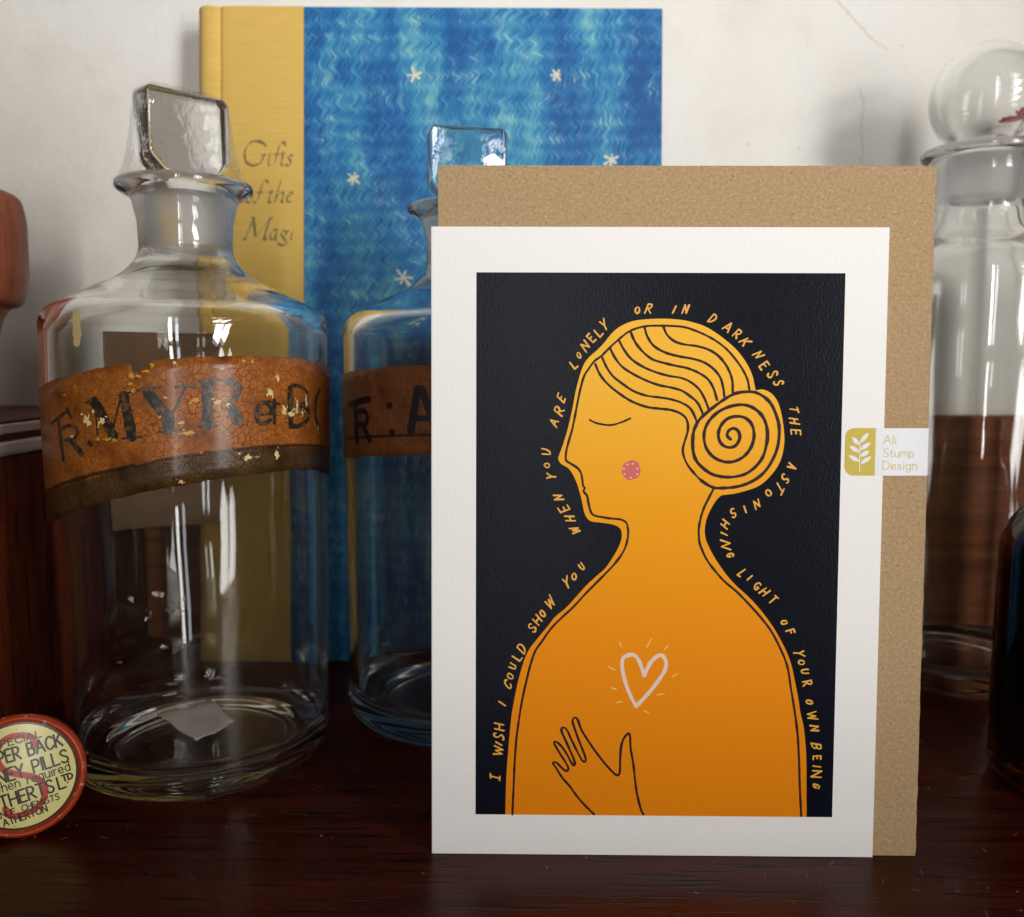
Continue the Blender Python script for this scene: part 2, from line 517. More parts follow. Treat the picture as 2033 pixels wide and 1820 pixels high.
t = m.math('ADD', m.math('MULTIPLY', fine, 0.85), m.math('MULTIPLY', broad, 0.85))
t = m.math('SUBTRACT', t, 0.30)
t = m.math('ADD', t, m.math('MULTIPLY', m.math('SUBTRACT', mid, 0.5), 0.35))
t = m.math('ADD', t, row)
c = m.ramp(t, [(0.34, (0.008, 0.082, 0.27)), (0.48, (0.013, 0.135, 0.37)), (0.60, (0.032, 0.220, 0.43)), (0.70, (0.075, 0.31, 0.47)), (0.82, (0.19, 0.47, 0.50))])
hl = m.math('MULTIPLY', m.ramp(hair, [(0.56, 0.0), (0.68, 1.0)]), m.ramp(m.math('ADD', row, mid), [(0.48, 0.0), (0.62, 1.0)]))
c = m.mix(m.math('MULTIPLY', hl, 0.8), c, (0.42, 0.66, 0.62))
m.color(c).set(Roughness=0.55, Specular_IOR_Level=0.3)
M_MARBLE = m.m
M_STAR = plain('pale_star_print', (0.66, 0.64, 0.50), 0.6, 0.3, 0.15, 900)
M_PAGES = plain('book_pages', (0.72, 0.66, 0.54), 0.8, 0.2, 0.08, 900)
m = N('worn_title_foil')
m.color(m.mix(m.ramp(m.noise(m.co(), 1500, 3), [(0.42, 0.0), (0.62, 1.0)]), (0.085, 0.075, 0.05), (0.36, 0.26, 0.09)))
m.set(Roughness=0.45, Specular_IOR_Level=0.5)
M_FOIL = m.m

# card stock and inks
def paper(name, c, rough=0.55, spec=0.35, strength=0.25, scale=900, var=0.02):
    m = N(name)
    f = m.noise(m.co(), scale, 3)
    m.color(m.mix(f, tuple(x * (1 - var) for x in c), tuple(min(1, x * (1 + var)) for x in c)))
    m.set(Roughness=rough, Specular_IOR_Level=spec)
    m.bump(m.noise(m.co((scale * 1.6, scale * 1.6, scale * 0.6)), 1.0, 2), strength, 0.0002)
    return m.m
M_CARD = paper('white_card_stock', (0.86, 0.835, 0.82), 0.6, 0.3)
M_INKBLACK = paper('blue_black_ink', (0.0026, 0.0038, 0.0095), 0.32, 0.09, 0.30, 1300, 0.3)
m = N('marigold_ink')      # printed blend from yellow at the hair to deep orange at the hem
tc = m.n('ShaderNodeTexCoord'); sp = m.n('ShaderNodeSeparateXYZ'); m.l(tc.outputs['Object'], sp.inputs[0])
g = m.math('ADD', m.math('MULTIPLY', sp.outputs[2], 1000 / 128.0), m.math('MULTIPLY', m.noise(m.co(), 1200, 3), 0.04))
m.color(m.ramp(g, [(0.08, (0.78, 0.225, 0.002)), (0.42, (0.82, 0.265, 0.003)), (0.66, (0.86, 0.345, 0.009)), (0.92, (0.90, 0.47, 0.045))]))
m.set(Roughness=0.5, Specular_IOR_Level=0.09)
m.bump(m.noise(m.co((1900, 1900, 720)), 1.0, 2), 0.25, 0.0002)
M_ORANGE = m.m
M_LETTER = plain('letter_ink', (0.80, 0.38, 0.035), 0.45, 0.35)
M_LINE = plain('dark_brown_ink', (0.016, 0.005, 0.005), 0.5, 0.2)
M_PINK = plain('pink_ink', (0.62, 0.115, 0.10), 0.5, 0.35, 0.08, 1500)
M_BLUSH = plain('pale_blush_ink', (0.80, 0.60, 0.50), 0.5, 0.35)
M_RAY = plain('pale_yellow_ink', (0.85, 0.55, 0.12), 0.5, 0.35)

m = N('brown_kraft_paper')
f = m.noise(m.co(), 1300, 5, 0.75); g = m.noise(m.co(), 1500, 2); k = m.noise(m.co((700, 700, 3200), rot=(0, R(35), 0)), 1.0, 2)
c = m.ramp(f, [(0.3, (0.31, 0.205, 0.108)), (0.5, (0.405, 0.272, 0.146)), (0.72, (0.52, 0.365, 0.205))])
c = m.mix(m.ramp(g, [(0.63, 0.0), (0.70, 0.7)]), c, (0.15, 0.085, 0.038))
c = m.mix(m.ramp(k, [(0.62, 0.0), (0.70, 0.7)]), c, (0.62, 0.46, 0.27))
m.color(c).set(Roughness=0.75, Specular_IOR_Level=0.2)
m.bump(f, 0.5, 0.0002)
M_KRAFT = m.m
M_GOLD = plain('sticker_ochre', (0.56, 0.43, 0.045), 0.5, 0.35, 0.05)
M_GOLDTXT = plain('sticker_lettering', (0.60, 0.50, 0.16), 0.5, 0.3)
M_WHITE = paper('sticker_white', (0.80, 0.80, 0.84), 0.6, 0.12, 0.1)

# cracked varnish labels
def label_mat(name, base, deep, band, coat=0.5, crack=1.0):
    m = N(name)
    tc = m.n('ShaderNodeTexCoord')
    sp = m.n('ShaderNodeSeparateXYZ'); m.l(tc.outputs['UV'], sp.inputs[0])
    v = m.co((1, 1, 1))
    n1 = m.noise(v, 110, 7, 0.68); n2 = m.noise(v, 700, 4)
    c = m.ramp(n1, [(0.32, deep), (0.5, base), (0.7, tuple(min(1, x * 1.45) for x in base))])
    c = m.mix(m.math('MULTIPLY', m.ramp(n2, [(0.45, 0.0), (0.75, 1.0)]), 0.35), c, tuple(x * 0.45 for x in deep))
    vr = m.n('ShaderNodeTexVoronoi', feature='DISTANCE_TO_EDGE'); vr.inputs['Scale'].default_value = 560
    mixv = m.n('ShaderNodeMix', data_type='VECTOR'); mixv.inputs[0].default_value = 0.004
    ns = m.n('ShaderNodeTexNoise'); ns.inputs['Scale'].default_value = 260; m.l(v, ns.inputs['Vector'])
    m.l(v, mixv.inputs[4]); m.l(ns.outputs['Color'], mixv.inputs[5]); m.l(mixv.outputs[1], vr.inputs['Vector'])
    ck = m.ramp(vr.outputs['Distance'], [(0.0, 1.0), (0.06, 0.0)])
    brk = m.ramp(m.noise(v, 110, 3), [(0.40, 0.0), (0.60, 1.0)])
    ck = m.math('MULTIPLY', ck, brk)
    # dark painted border along the lower edge of the label
    edge = m.math('ADD', sp.outputs[1], m.math('MULTIPLY', m.math('SUBTRACT', n1, 0.5), 0.10))
    bd = m.ramp(edge, [(0.20, 1.0), (0.225, 0.0)])
    olive = m.ramp(n1, [(0.35, tuple(x * 0.35 for x in band)), (0.6, band), (0.75, tuple(x * 1.7 for x in band))])
    if band[0] > 0: c = m.mix(bd, c, olive)
    lines = m.math('MULTIPLY', m.ramp(sp.outputs[1], [(0.205, 0.0), (0.215, 1.0), (0.235, 1.0), (0.245, 0.0)]), 0.85)
    c = m.mix(lines, c, (0.01, 0.006, 0.004))
    c = m.mix(m.math('MULTIPLY', ck, 0.62 * crack), c, (0.025, 0.010, 0.004))
    m.color(c).set(Roughness=0.42, Specular_IOR_Level=0.25, Coat_Weight=coat * 0.6, Coat_Roughness=0.16)
    h = m.math('SUBTRACT', m.math('MULTIPLY', n2, 0.6), ck)
    m.bump(h, 0.55, 0.00035)
    return m.m
M_LABEL = label_mat('cracked_amber_varnish_label', (0.29, 0.088, 0.012), (0.12, 0.028, 0.005), (0.080, 0.038, 0.011))
M_LABEL2 = label_mat('dull_brown_varnish_label', (0.17, 0.055, 0.018), (0.10, 0.03, 0.010), (0, 0, 0), 0.2, 0.3)
m = N('worn_black_label_paint')
m.color(m.mix(m.ramp(m.noise(m.co(), 700, 3), [(0.50, 0.0), (0.66, 1.0)]), (0.014, 0.012, 0.009), (0.12, 0.052, 0.013)))
m.set(Roughness=0.4, Specular_IOR_Level=0.5, Coat_Weight=0.2, Coat_Roughness=0.2)
m.bump(m.noise(m.co(), 500, 4), 0.5, 0.0003)
M_BLACKPAINT = m.m
M_BLACK2 = plain('black_label_lettering', (0.016, 0.010, 0.012), 0.45, 0.4, 0.3, 500)
M_CHIP = plain('pale_label_ground', (0.66, 0.52, 0.24), 0.6, 0.4, 0.25, 900)
M_SHEENGOLD = plain('gold_sheen_fleck', (0.52, 0.27, 0.035), 0.3, 0.6, 0.4, 900)  # window light on the varnish, painted in as gold-coloured flecks
m = N('aged_paper_label')      # thin paper: the wall behind shines through it
c = m.mix(m.noise(m.co(), 60, 5), (0.62, 0.42, 0.27), (0.80, 0.60, 0.43))
d_ = m.n('ShaderNodeBsdfDiffuse'); t_ = m.n('ShaderNodeBsdfTranslucent'); ms = m.n('ShaderNodeMixShader'); ms.inputs[0].default_value = 0.55
m.l(c, d_.inputs['Color']); m.l(c, t_.inputs['Color']); m.l(d_.outputs[0], ms.inputs[1]); m.l(t_.outputs[0], ms.inputs[2]); m.l(ms.outputs[0], m.out.inputs['Surface'])
M_BACKLABEL = m.m
M_SCRAP = plain('paper_scrap', (0.82, 0.72, 0.64), 0.8, 0.2, 0.1, 300)

# tin
m = N('chipped_red_enamel')
chip = m.math('MULTIPLY', m.ramp(m.noise(m.co(), 620, 3), [(0.61, 0.0), (0.65, 1.0)]), 1.0)
m.color(m.mix(chip, m.mix(m.noise(m.co(), 240), (0.32, 0.022, 0.004), (0.50, 0.055, 0.009)), (0.42, 0.34, 0.30)))
m.set(Roughness=0.35, Specular_IOR_Level=0.5)
m.bump(m.noise(m.co(), 700, 3), 0.2, 0.0002)
M_TINRED = m.m
m = N('cream_yellow_enamel')
spk = m.ramp(m.noise(m.co(), 1400, 2), [(0.70, 0.0), (0.74, 1.0)])
m.color(m.mix(spk, m.mix(m.noise(m.co(), 200), (0.72, 0.64, 0.22), (0.80, 0.73, 0.31)), (0.16, 0.12, 0.05)))
m.set(Roughness=0.22, Specular_IOR_Level=0.5)
M_TINCREAM = m.m
M_TINBLACK = plain('tin_black_print', (0.025, 0.022, 0.016), 0.25, 0.5)
M_TINS = plain('tin_red_print', (0.50, 0.055, 0.03), 0.25, 0.5)
M_TINBACK = plain('tin_plain_metal', (0.25, 0.22, 0.18), 0.35, 0.5)
M_PETAL = plain('pink_petal', (0.66, 0.10, 0.15), 0.6, 0.3, 0.2, 200)
M_STEM = plain('green_stem', (0.06, 0.10, 0.03), 0.6, 0.3, 0.2, 200)
m = N('clear_plastic_film')
tr = m.n('ShaderNodeBsdfTransparent'); gl = m.n('ShaderNodeBsdfGlossy'); gl.inputs['Roughness'].default_value = 0.08
fr = m.n('ShaderNodeFresnel'); fr.inputs['IOR'].default_value = 1.25
bp = m.n('ShaderNodeBump'); bp.inputs['Strength'].default_value = 0.6; bp.inputs['Distance'].default_value = 0.0006
m.l(m.noise(m.co(), 330, 3, 0.6, 1.0), bp.inputs['Height'])
m.l(bp.outputs['Normal'], gl.inputs['Normal']); m.l(bp.outputs['Normal'], fr.inputs['Normal'])
ms = m.n('ShaderNodeMixShader'); m.l(m.math('MULTIPLY', fr.outputs[0], 0.30), ms.inputs[0]); m.l(tr.outputs[0], ms.inputs[1]); m.l(gl.outputs[0], ms.inputs[2])
m.l(ms.outputs[0], m.out.inputs['Surface'])
M_FILM = m.m

# ------------------------------------------------------------------ setting
shelf = box('shelf', -700, 700, 70, 378, -26, 0, M_SHELF, bev=2)
tag(shelf, kind='structure')
wall = box('wall', -900, 900, 378, 420, -600, 900, M_WALL)
tag(wall, kind='structure')
panel = box('back_rail', -700, 700, 367, 377.6, 0.05, 95.5, M_PANEL, bev=1.2)
tag(panel, 'low dark wooden rail standing along the foot of the white wall', 'rail')

rng = random.Random(4)
def crack(pts, w):
    k = Ink(0.01, 0.002)
    dense = catmull(pts, 8)
    dense = [(x + rng.uniform(-.3, .3), z + rng.uniform(-.3, .3)) for x, z in dense]
    k.stroke(dense, w, jit=1.2)
    return k.build('crack', M_CRACK, wall, lambda a, b, c: (a, 377.9 - c, b))
crack([(129, 266), (135, 260), (141, 254), (146, 249), (152, 245)], 0.7)
crack([(142.5, 229), (144.0, 222), (143.4, 214), (144.6, 205), (144.0, 196)], 0.9)
crack([(103, 187), (108, 183), (113, 181), (117, 177), (121, 172)], 0.5)
crack([(149, 200), (147, 196), (150, 190)], 0.4)
for x, z, r_ in ((158.5, 246, .7), (97, 207, .9), (120, 246, .5), (62, 256, .5), (118, 205, .7), (132, 203, .6), (70, 216, .4)):
    k = Ink(0.01); k.disc(x, z, r_, r_ * 0.8, 12, 0.5, x)
    k.build('wall_pit', M_CRACK, wall, lambda a, b, c: (a, 377.9 - c, b))

# dust and lint lying on the shelf
rng = random.Random(21)
v, f = [], []
for _ in range(420):
    x, y = rng.uniform(-175, 175), rng.uniform(160, 300)
    if noise.noise((x * 0.02, y * 0.03, 4)) < rng.uniform(-.5, .35): continue
    a = rng.uniform(0, 3.14); L_ = rng.choice((.12, .16, .2, .25, .9)) * rng.uniform(.7, 1.5); w_ = rng.uniform(.05, .10) if L_ > .5 else L_ * .6
    b = len(v); ca, sa = math.cos(a), math.sin(a); h_ = rng.uniform(.05, .12)
    v += [(x + ca * L_ - sa * w_, y + sa * L_ + ca * w_, h_), (x - ca * L_ - sa * w_, y - sa * L_ + ca * w_, .03), (x - ca * L_ + sa * w_, y - sa * L_ - ca * w_, .03), (x + ca * L_ + sa * w_, y + sa * L_ - ca * w_, h_)]
    f.append((b, b + 1, b + 2, b + 3))
dust = mesh('dust_specks', v, f, plain('dust', (0.34, 0.25, 0.18), 0.9, 0.1, 0.3, 400), None)
tag(dust, 'pale dust specks and lint scattered over the dark shelf', 'dust', kind='stuff')

# ------------------------------------------------------------------ wooden box and cup at the left
t = empty('wooden_box', (-156, 195, 0))
tag(t, 'dark red-brown wooden box with two edge beads tinted pale as window sheen, left of the large bottle', 'box')
box('body', -110, 0, 0, 170, 0.05, 87.5, M_BOX, t, 0.6)
box('bead', -110, 1.6, -1.5, 170.4, 87.7, 92.2, M_BEADSHEEN, t, 1.4, 3)
box('lid', -110, 0.2, 0, 170.2, 92.3, 94.3, M_BOX, t, 0.3)
box('bead', -110, 0.9, -1.0, 170.6, 94.4, 97.6, M_BEADSHEEN, t, 0.8, 3)
box('top_board', -110, 0.3, -0.4, 170.2, 97.65, 98.6, M_BOX, t, 0.25)

t = empty('turned_cup', (-197.5, 300, 98.65))
tag(t, 'reddish-brown turned wooden cup with a thick rounded collar, on the wooden box', 'cup')
prof = rounded([(0, 0), (15, 0, 1), (17, 3, 2), (20, 20, 8), (24, 33), (26, 36, 1), (30.5, 37.5, 3.5), (32.3, 46, 6), (32.6, 66, 4), (31.0, 73.5, 4), (27, 75, 2.5), (25.5, 68, 4), (20, 15, 10), (0, 12)])
lathe('bowl', [p for p in prof if True], M_CUP, t, 72)

# ------------------------------------------------------------------ book
LEAN = R(5.4)
BW, BH, BT = 180.2, 254.6, 14.5
book = empty('hardback_book', (-122.2, 336.0, 0.35), (-LEAN, 0, R(0.26)))
tag(book, 'tall book with mustard cloth spine and combed blue marbled cover, against the wall', 'book')
# quarter cloth: cover cross-section with the rounded joint and its groove (x, y) extruded up
def extrude(name, sec, z0, z1, mat, parent, smooth=True, nz=2):
    v, f = [], []
    n = len(sec)
    for k in range(nz):
        z = z0 + (z1 - z0) * k / (nz - 1)
        v += [(x, y, z) for x, y in sec]
    for k in range(nz - 1):
        for i in range(n):
            j = (i + 1) % n
            f.append((k * n + i, k * n + j, (k + 1) * n + j, (k + 1) * n + i))
    f.append(tuple(reversed(range(n)))); f.append(tuple(range((nz - 1) * n, nz * n)))
    o = mesh(name, v, f, mat, parent)
    return o
outer = catmull([(41.0, 0), (16, 0), (11.5, 0.05), (9.4, 0.35), (8.6, 1.15), (7.7, 0.45), (6.0, -0.15), (3.2, -0.2), (1.0, 0.9), (-0.8, 4), (-1.1, BT / 2), (-0.8, BT - 4), (1.0, BT - 0.9), (3.2, BT + 0.2), (6, BT + 0.15), (7.7, BT - 0.4), (8.6, BT - 1.1), (9.6, BT - .3), (12, BT), (41, BT)], 4)
inner = [(41, BT - 2.2), (9, BT - 2.3), (3, BT - 2.2), (1.2, BT / 2), (3, 2.2), (9, 2.3), (41, 2.2)]
cl = extrude('cloth_spine', outer + inner, 0, BH, M_CLOTH, book)
bevel(cl, 0.5, 2, 60)
box('cover_board', 41.05, BW, 0.06, 2.2, 0, BH, M_MARBLE, book, 0.4)
box('cover_board', 41.05, BW, BT - 2.2, BT - 0.06, 0, BH, M_MARBLE, book, 0.4)
box('page_block', 3.5, BW - 4, 2.4, BT - 2.4, 3.5, BH - 3.5, M_PAGES, book)
fb = lambda a, b, c: (a, 0.02 - c, b)
K = 0.02610
zx = lambda x: 40.9 - (1115 - x) * K
zy = lambda y: 193.2 - (y - 545) * K
def title(strokes, nm):
    k = Ink(0.025, 0.002)
    for kind, pts, *ww in strokes:
        pp = [(zx(x), zy(y)) for x, y in pts]
        if kind == 'c': pp = catmull(pp, 7)
        k.stroke(pp, (ww[0] if ww else 36) * K, nib=R(52), wmin=0.22, jit=0.5)
    return k.build('title_word', M_FOIL, book, fb)
title([('c', [(560, 268), (525, 222), (460, 195), (400, 190), (330, 212), (275, 270), (245, 350), (245, 430), (270, 500), (320, 540), (380, 547), (440, 530), (490, 495), (512, 440), (520, 390)], 44), ('l', [(490, 393), (560, 393)], 30),
       ('c', [(590, 400), (617, 378), (605, 450), (590, 520), (604, 543), (625, 530)]), ('c', [(850, 255), (832, 215), (795, 208), (762, 245), (740, 320), (715, 420), (692, 500), (655, 545)]), ('l', [(675, 378), (775, 372)], 30),
       ('c', [(818, 330), (800, 450), (785, 515), (797, 546), (822, 535)]), ('l', [(780, 380), (855, 372)], 30), ('c', [(962, 405), (920, 393), (893, 420), (908, 455), (928, 485), (918, 525), (880, 547), (845, 528)])], 'a')
title([('c', [(330, 930), (280, 950), (255, 1010), (270, 1080), (310, 1097), (350, 1050), (360, 980), (330, 930)]), ('c', [(592, 808), (562, 770), (525, 790), (495, 860), (470, 950), (440, 1040), (400, 1098), (372, 1088)]), ('l', [(425, 948), (520, 942)], 30)], 'b')
title([('c', [(652, 900), (625, 980), (603, 1060), (613, 1097), (640, 1090)]), ('l', [(585, 948), (675, 938)], 30), ('l', [(785, 765), (755, 860), (725, 960), (690, 1095)]), ('c', [(715, 1030), (755, 968), (800, 945), (822, 962), (806, 1030), (790, 1080), (822, 1087)]),
       ('c', [(872, 1012), (922, 992), (955, 962), (930, 943), (890, 970), (870, 1022), (876, 1072), (905, 1094), (945, 1070)])], 'c')
title([('l', [(240, 1642), (385, 1322)], 34), ('l', [(375, 1325), (402, 1605)], 46), ('l', [(402, 1605), (625, 1328)], 30), ('c', [(622, 1328), (580, 1450), (548, 1560), (530, 1645)], 46), ('l', [(505, 1645), (572, 1645)], 34), ('l', [(208, 1645), (272, 1645)], 34), ('l', [(335, 1325), (395, 1322)], 34), ('l', [(610, 1326), (660, 1326)], 34),
       ('c', [(722, 1502), (680, 1500), (642, 1540), (620, 1600), (640, 1645), (680, 1620), (708, 1560), (722, 1502)]), ('c', [(722, 1502), (702, 1600), (704, 1645), (725, 1636)]), ('c', [(850, 1522), (810, 1518), (785, 1560), (800, 1602), (840, 1592), (862, 1550), (850, 1522)]), ('l', [(860, 1532), (902, 1515)], 30),
       ('c', [(800, 1602), (832, 1640), (860, 1680), (842, 1720), (790, 1727), (745, 1705), (735, 1688)]), ('c', [(955, 1535), (932, 1600), (926, 1643), (952, 1638)]), ('l', [(966, 1492), (976, 1480)])], 'd')
for (x, z, s, a0, n) in ((83.9, 228.3, 2.3, 0.5, 5), (139, 228.5, 1.8, 0.2, 6), (60.3, 188.3, 2.4, 0.25, 6), (160.6, 196.0, 2.3, 0.5, 6), (79.6, 150.0, 2.9, 0.15, 6)):
    k = Ink(0.02, 0.002)
    for i in range(n):
        a = a0 + math.pi * 2 * i / n + rng.uniform(-.2, .2)
        q = s * rng.uniform(.7, 1.4)
        k.stroke([(x + .1 * math.cos(a), z + .1 * math.sin(a)), (x + q * math.cos(a), z + q * math.sin(a))], rng.uniform(.7, 1.0), jit=.8)
    k.build('printed_star', M_STAR, book, fb)

# ------------------------------------------------------------------ apothecary bottles with slab stoppers
TAPER = 0.0
def tap(z):
    return 1 - TAPER * max(0.0, 1 - z / 120.0)
def bottle_glass(parent, wob, seed):
    prof = rounded([(0, 2.6), (24, 1.6, 4), (32, 0.05, 1.5), (37.5, 0.05, 2), (40.2, 3.2, 3), (40.4, 120), (40.4, 130.5, 4.5), (30, 135.6, 6), (18.5, 141.0, 5), (13.3, 146.5, 4),
                    (13.6, 156), (15.0, 162.5, 2), (17.5, 163.6, 1.0), (19.4, 165.1, 1.5), (19.2, 167.0, 1.2), (17, 167.7, 1), (11.9, 167.9, 0.6), (11.2, 150), (10.9, 147.5, 3), (17.5, 138.4, 5),
                    (30, 132.8, 6), (37.8, 128.8, 4), (37.9, 120), (37.7, 9, 5), (30, 5.6, 6), (0, 6.2)], 6)
    # more rings along the straight sides so that the ripple in the old glass has something to move
    out = []
    for a, b in zip(prof, prof[1:]):
        out.append(a)
        dz = abs(b[1] - a[1])
        for k in range(1, int(dz / 8)):
            q = k / int(dz / 8)
            out.append((a[0] + (b[0] - a[0]) * q, a[1] + (b[1] - a[1]) * q))
    out.append(prof[-1])
    out = [(r_ * tap(z), z) for r_, z in out]
    o = lathe('glass_body', out, M_GLASS, parent, 144, wob, seed)
    # the inside of the neck is ground where the stopper seats
    o.data.materials.append(M_GROUND)
    for p in o.data.polygons:
        c = p.center
        if 0.1475 < c.z < 0.1675 and math.hypot(c.x, c.y) < 0.0122: p.material_index = 1
    return o

def slab_stopper(parent, yaw, z0=167.9):
    s = empty('stopper', (0, 0, 0)); s.parent = parent; s.rotation_euler = (0, 0, yaw)
    pts = [(-4, 0), (-8, .5), (-11.4, 3.6), (-12.3, 5.2), (-12.3, 21.2), (-11.6, 22.3), (10.8, 22.3), (12.3, 20.6), (12.3, 5.2), (11.4, 3.6), (8, .5), (4, 0)]
    T = 5.0
    v = [(x, -T, z0 + 1.0 + z) for x, z in pts] + [(x, T, z0 + 1.0 + z) for x, z in pts]
    n = len(pts)
    f = [tuple(range(n)), tuple(reversed(range(n, 2 * n)))] + [(i, n + i, n + (i + 1) % n, (i + 1) % n) for i in range(n)]
    f = [tuple(reversed(q)) for q in f]
    o = mesh('slab_handle', v, f, M_STOPGLASS, s)
    bevel(o, 0.5, 3, 20)
    o.data.polygons.foreach_set('use_smooth', [True] * len(o.data.polygons))
    lathe('ground_plug', rounded([(0, 149.0), (10.0, 149.0, 1), (11.0, 166.5, 1), (6.5, z0 + 0.8, 1), (0, z0 + 0.9)], 4), M_GROUND, s, 64)
    return s

def band(name, mat, parent, r, ss0, ss1, ztop, zbot, th=0.28, n=90, nv=10):
    """label strip round the bottle: s = arc length from the side that faces the room"""
    v, f, uv = [], [], []
    for i in range(n + 1):
        s = ss0 + (ss1 - ss0) * i / n
        a = s / 40.8
        zt, zb = ztop(a), zbot(a)
        for j in range(nv + 1):
            z = zb + (zt - zb) * j / nv
            for rr in (r, r + th):
                q = rr * tap(z)
                v.append((q * math.sin(a), -q * math.cos(a), z)); uv.append((s / 100.0, j / nv))
    W = (nv + 1) * 2
    for i in range(n):
        for j in range(nv):
            a = i * W + j * 2; b = a + W
            f.append((a + 1, b + 1, b + 3, a + 3)); f.append((a, a + 2, b + 2, b))
        a = i * W; b = a + W; tp = nv * 2
        f.append((a, b, b + 1, a + 1)); f.append((a + tp, a + tp + 1, b + tp + 1, b + tp))
    for i, s in ((0, 1), (n, -1)):
        for j in range(nv):
            a = i * W + j * 2
            q = (a, a + 1, a + 3, a + 2)
            f.append(q if s > 0 else tuple(reversed(q)))
    return mesh(name, v, f, mat, parent, True, uv=uv)

CYL = lambda rad: (lambda s, z, o: ((rad * tap(z) + o) * math.sin(s / 40.8), -(rad * tap(z) + o) * math.cos(s / 40.8), z))

VIEW1 = math.atan2(93.5, 259)
b1 = empty('apothecary_bottle', (-93.5, 259, 0.05))
tag(b1, 'large clear glass bottle with cracked amber label and film over its stopper', 'bottle', 'clear bottles with flat square stoppers')
b1.scale = (0.967, 0.967, 1.0)
TAPER = 0.04
bottle_glass(b1, 0.35, 1.0)
zt1 = lambda a: 117.8 - 7.5 * (1 - math.cos(a - VIEW1)) + 2.85 * math.sin(a - VIEW1)
zb1 = lambda a: 86.3 - 10.1 * (1 - math.cos(a - VIEW1)) + 5.45 * math.sin(a - VIEW1)
def zt1e(a):
    s_ = a * 40.8
    z = zt1(a) + 0.22 * noise.noise((s_ * 0.5, 1.3, 0)) + 0.12 * noise.noise((s_ * 2.1, 4.3, 0))
    if -0.5 < s_ < 5.2: z -= 3.3 * (1 - (s_ + 0.5) / 5.7) * min(1, (s_ + 0.5) / 0.5) + 0.35 * noise.noise((s_ * 1.7, 9, 0))
    return z
zb1e = lambda a: zb1(a) + 0.22 * noise.noise((a * 20, 7.3, 0)) + 0.10 * noise.noise((a * 80, 2.3, 0))
lab = band('label', M_LABEL, b1, 40.52, 40.8 * (VIEW1 - 1.75), 40.8 * (VIEW1 + 1.75), zt1e, zb1e, 0.45, n=260)
C1 = CYL(40.99)
k = Ink(0.03, 0.003, 4)
for pts, w_ in (([(-29.1, 100.7), (-24.5, 102.6), (-20.2, 104.5)], .8), ([(-20.8, 104.9), (-19.4, 102.6)], .9), ([(-25.2, 102.1), (-24.6, 97.0), (-23.9, 91.8)], 1.7),
                (catmull([(-23.7, 99.5), (-20.9, 100.5), (-18.3, 100.3), (-17.2, 99.0), (-18.7, 97.4), (-22.6, 96.7)]), .9), ([(-20.0, 96.8), (-16.0, 93.4)], 1.7), ([(-13.3, 96.3), (-12.9, 96.1)], 1.3)):
    k.stroke(pts, w_, jit=.3)
k.build('abbreviation_lettering', M_BLACKPAINT, lab, C1)
k = Ink(0.03, 0.003, 4)
for pts, w_ in (([(-13.7, 106.5), (-10.6, 107.1)], .6), ([(-10.9, 106.6), (-8.5, 102.8), (-6.0, 98.4)], 2.8), ([(-6.6, 98.2), (-3.3, 108.4)], .5), ([(-10.9, 106.4), (-10.6, 98.4)], .5), ([(-2.6, 108.2), (-1.8, 103.4), (-1.1, 98.1)], 2.7), ([(-3.6, 97.7), (1.2, 98.2)], .5), ([(-3.7, 108.5), (1.3, 109.7)], .5)):
    k.stroke(pts, w_, jit=.3)
k.build('capital_letter', M_BLACKPAINT, lab, C1)
k = Ink(0.03, 0.003, 4)
for pts, w_ in (([(3.4, 109.2), (5.7, 106.2), (8.3, 102.6)], 2.9), ([(1.8, 109.9), (6.8, 110.5)], .6), ([(8.3, 102.8), (8.1, 99.8)], 2.8), ([(8.8, 102.9), (12.6, 110.2)], .7), ([(10.4, 110.5), (14.8, 110.8)], .8), ([(5.4, 99.3), (11.8, 99.8)], .5)):
    k.stroke(pts, w_, jit=.3)
k.build('capital_letter', M_BLACKPAINT, lab, C1)
k = Ink(0.03, 0.003, 4)
for pts, w_ in (([(18.1, 111.4), (17.9, 106.1), (17.8, 101.0)], 2.9), ([(16.0, 111.8), (21, 112.2), (23.9, 111.9)], .6), (catmull([(23.6, 111.7), (25.6, 110.8), (26.0, 109.2), (24.9, 107.7)]), 2.0), (catmull([(24.7, 107.6), (22.6, 106.5), (19.1, 106.2)]), .5), ([(23.6, 105.6), (25.7, 101.9)], 2.8), ([(15.7, 100.5), (20.3, 100.7)], .6)):
    k.stroke(pts, w_, jit=.3)
k.build('capital_letter', M_BLACKPAINT, lab, C1)
k = Ink(0.03, 0.003, 4)
for pts, w_ in (([(31.2, 103.0), (35.1, 103.2)], .6), (catmull([(35.1, 103.2), (35.2, 104.9), (33.2, 106.2), (31.4, 105.2), (30.8, 103.3), (31.2, 101.5), (32.8, 100.7), (35.1, 101.6)]), 1.2), ([(36.4, 106.9), (36.3, 100.7)], 1.2), ([(34.5, 106.6), (38.2, 105.6)], .7)):
    k.stroke(pts, w_, jit=.3)
k.build('small_lettering', M_BLACKPAINT, lab, C1)
k = Ink(0.03, 0.003, 4)
for pts, w_ in (([(42.0, 109.6), (42.1, 100.2)], 2.0), (catmull([(42.6, 110.4), (45.4, 110.4), (48.4, 109.2), (49.4, 107.4), (48.0, 105.6), (44.0, 105.1)]), 1.0), (catmull([(46.2, 105.1), (49.6, 103.9), (50.2, 102.2), (49.0, 100.6), (45.5, 99.5), (41.7, 99.6)]), 1.3), (catmull([(57, 109.0), (54.6, 106.8), (53.7, 103.7), (54.4, 100.4), (56.5, 98.3)]), 1.4)):
    k.stroke(pts, w_, jit=.3)
k.build('worn_lettering', M_BLACKPAINT, lab, C1)
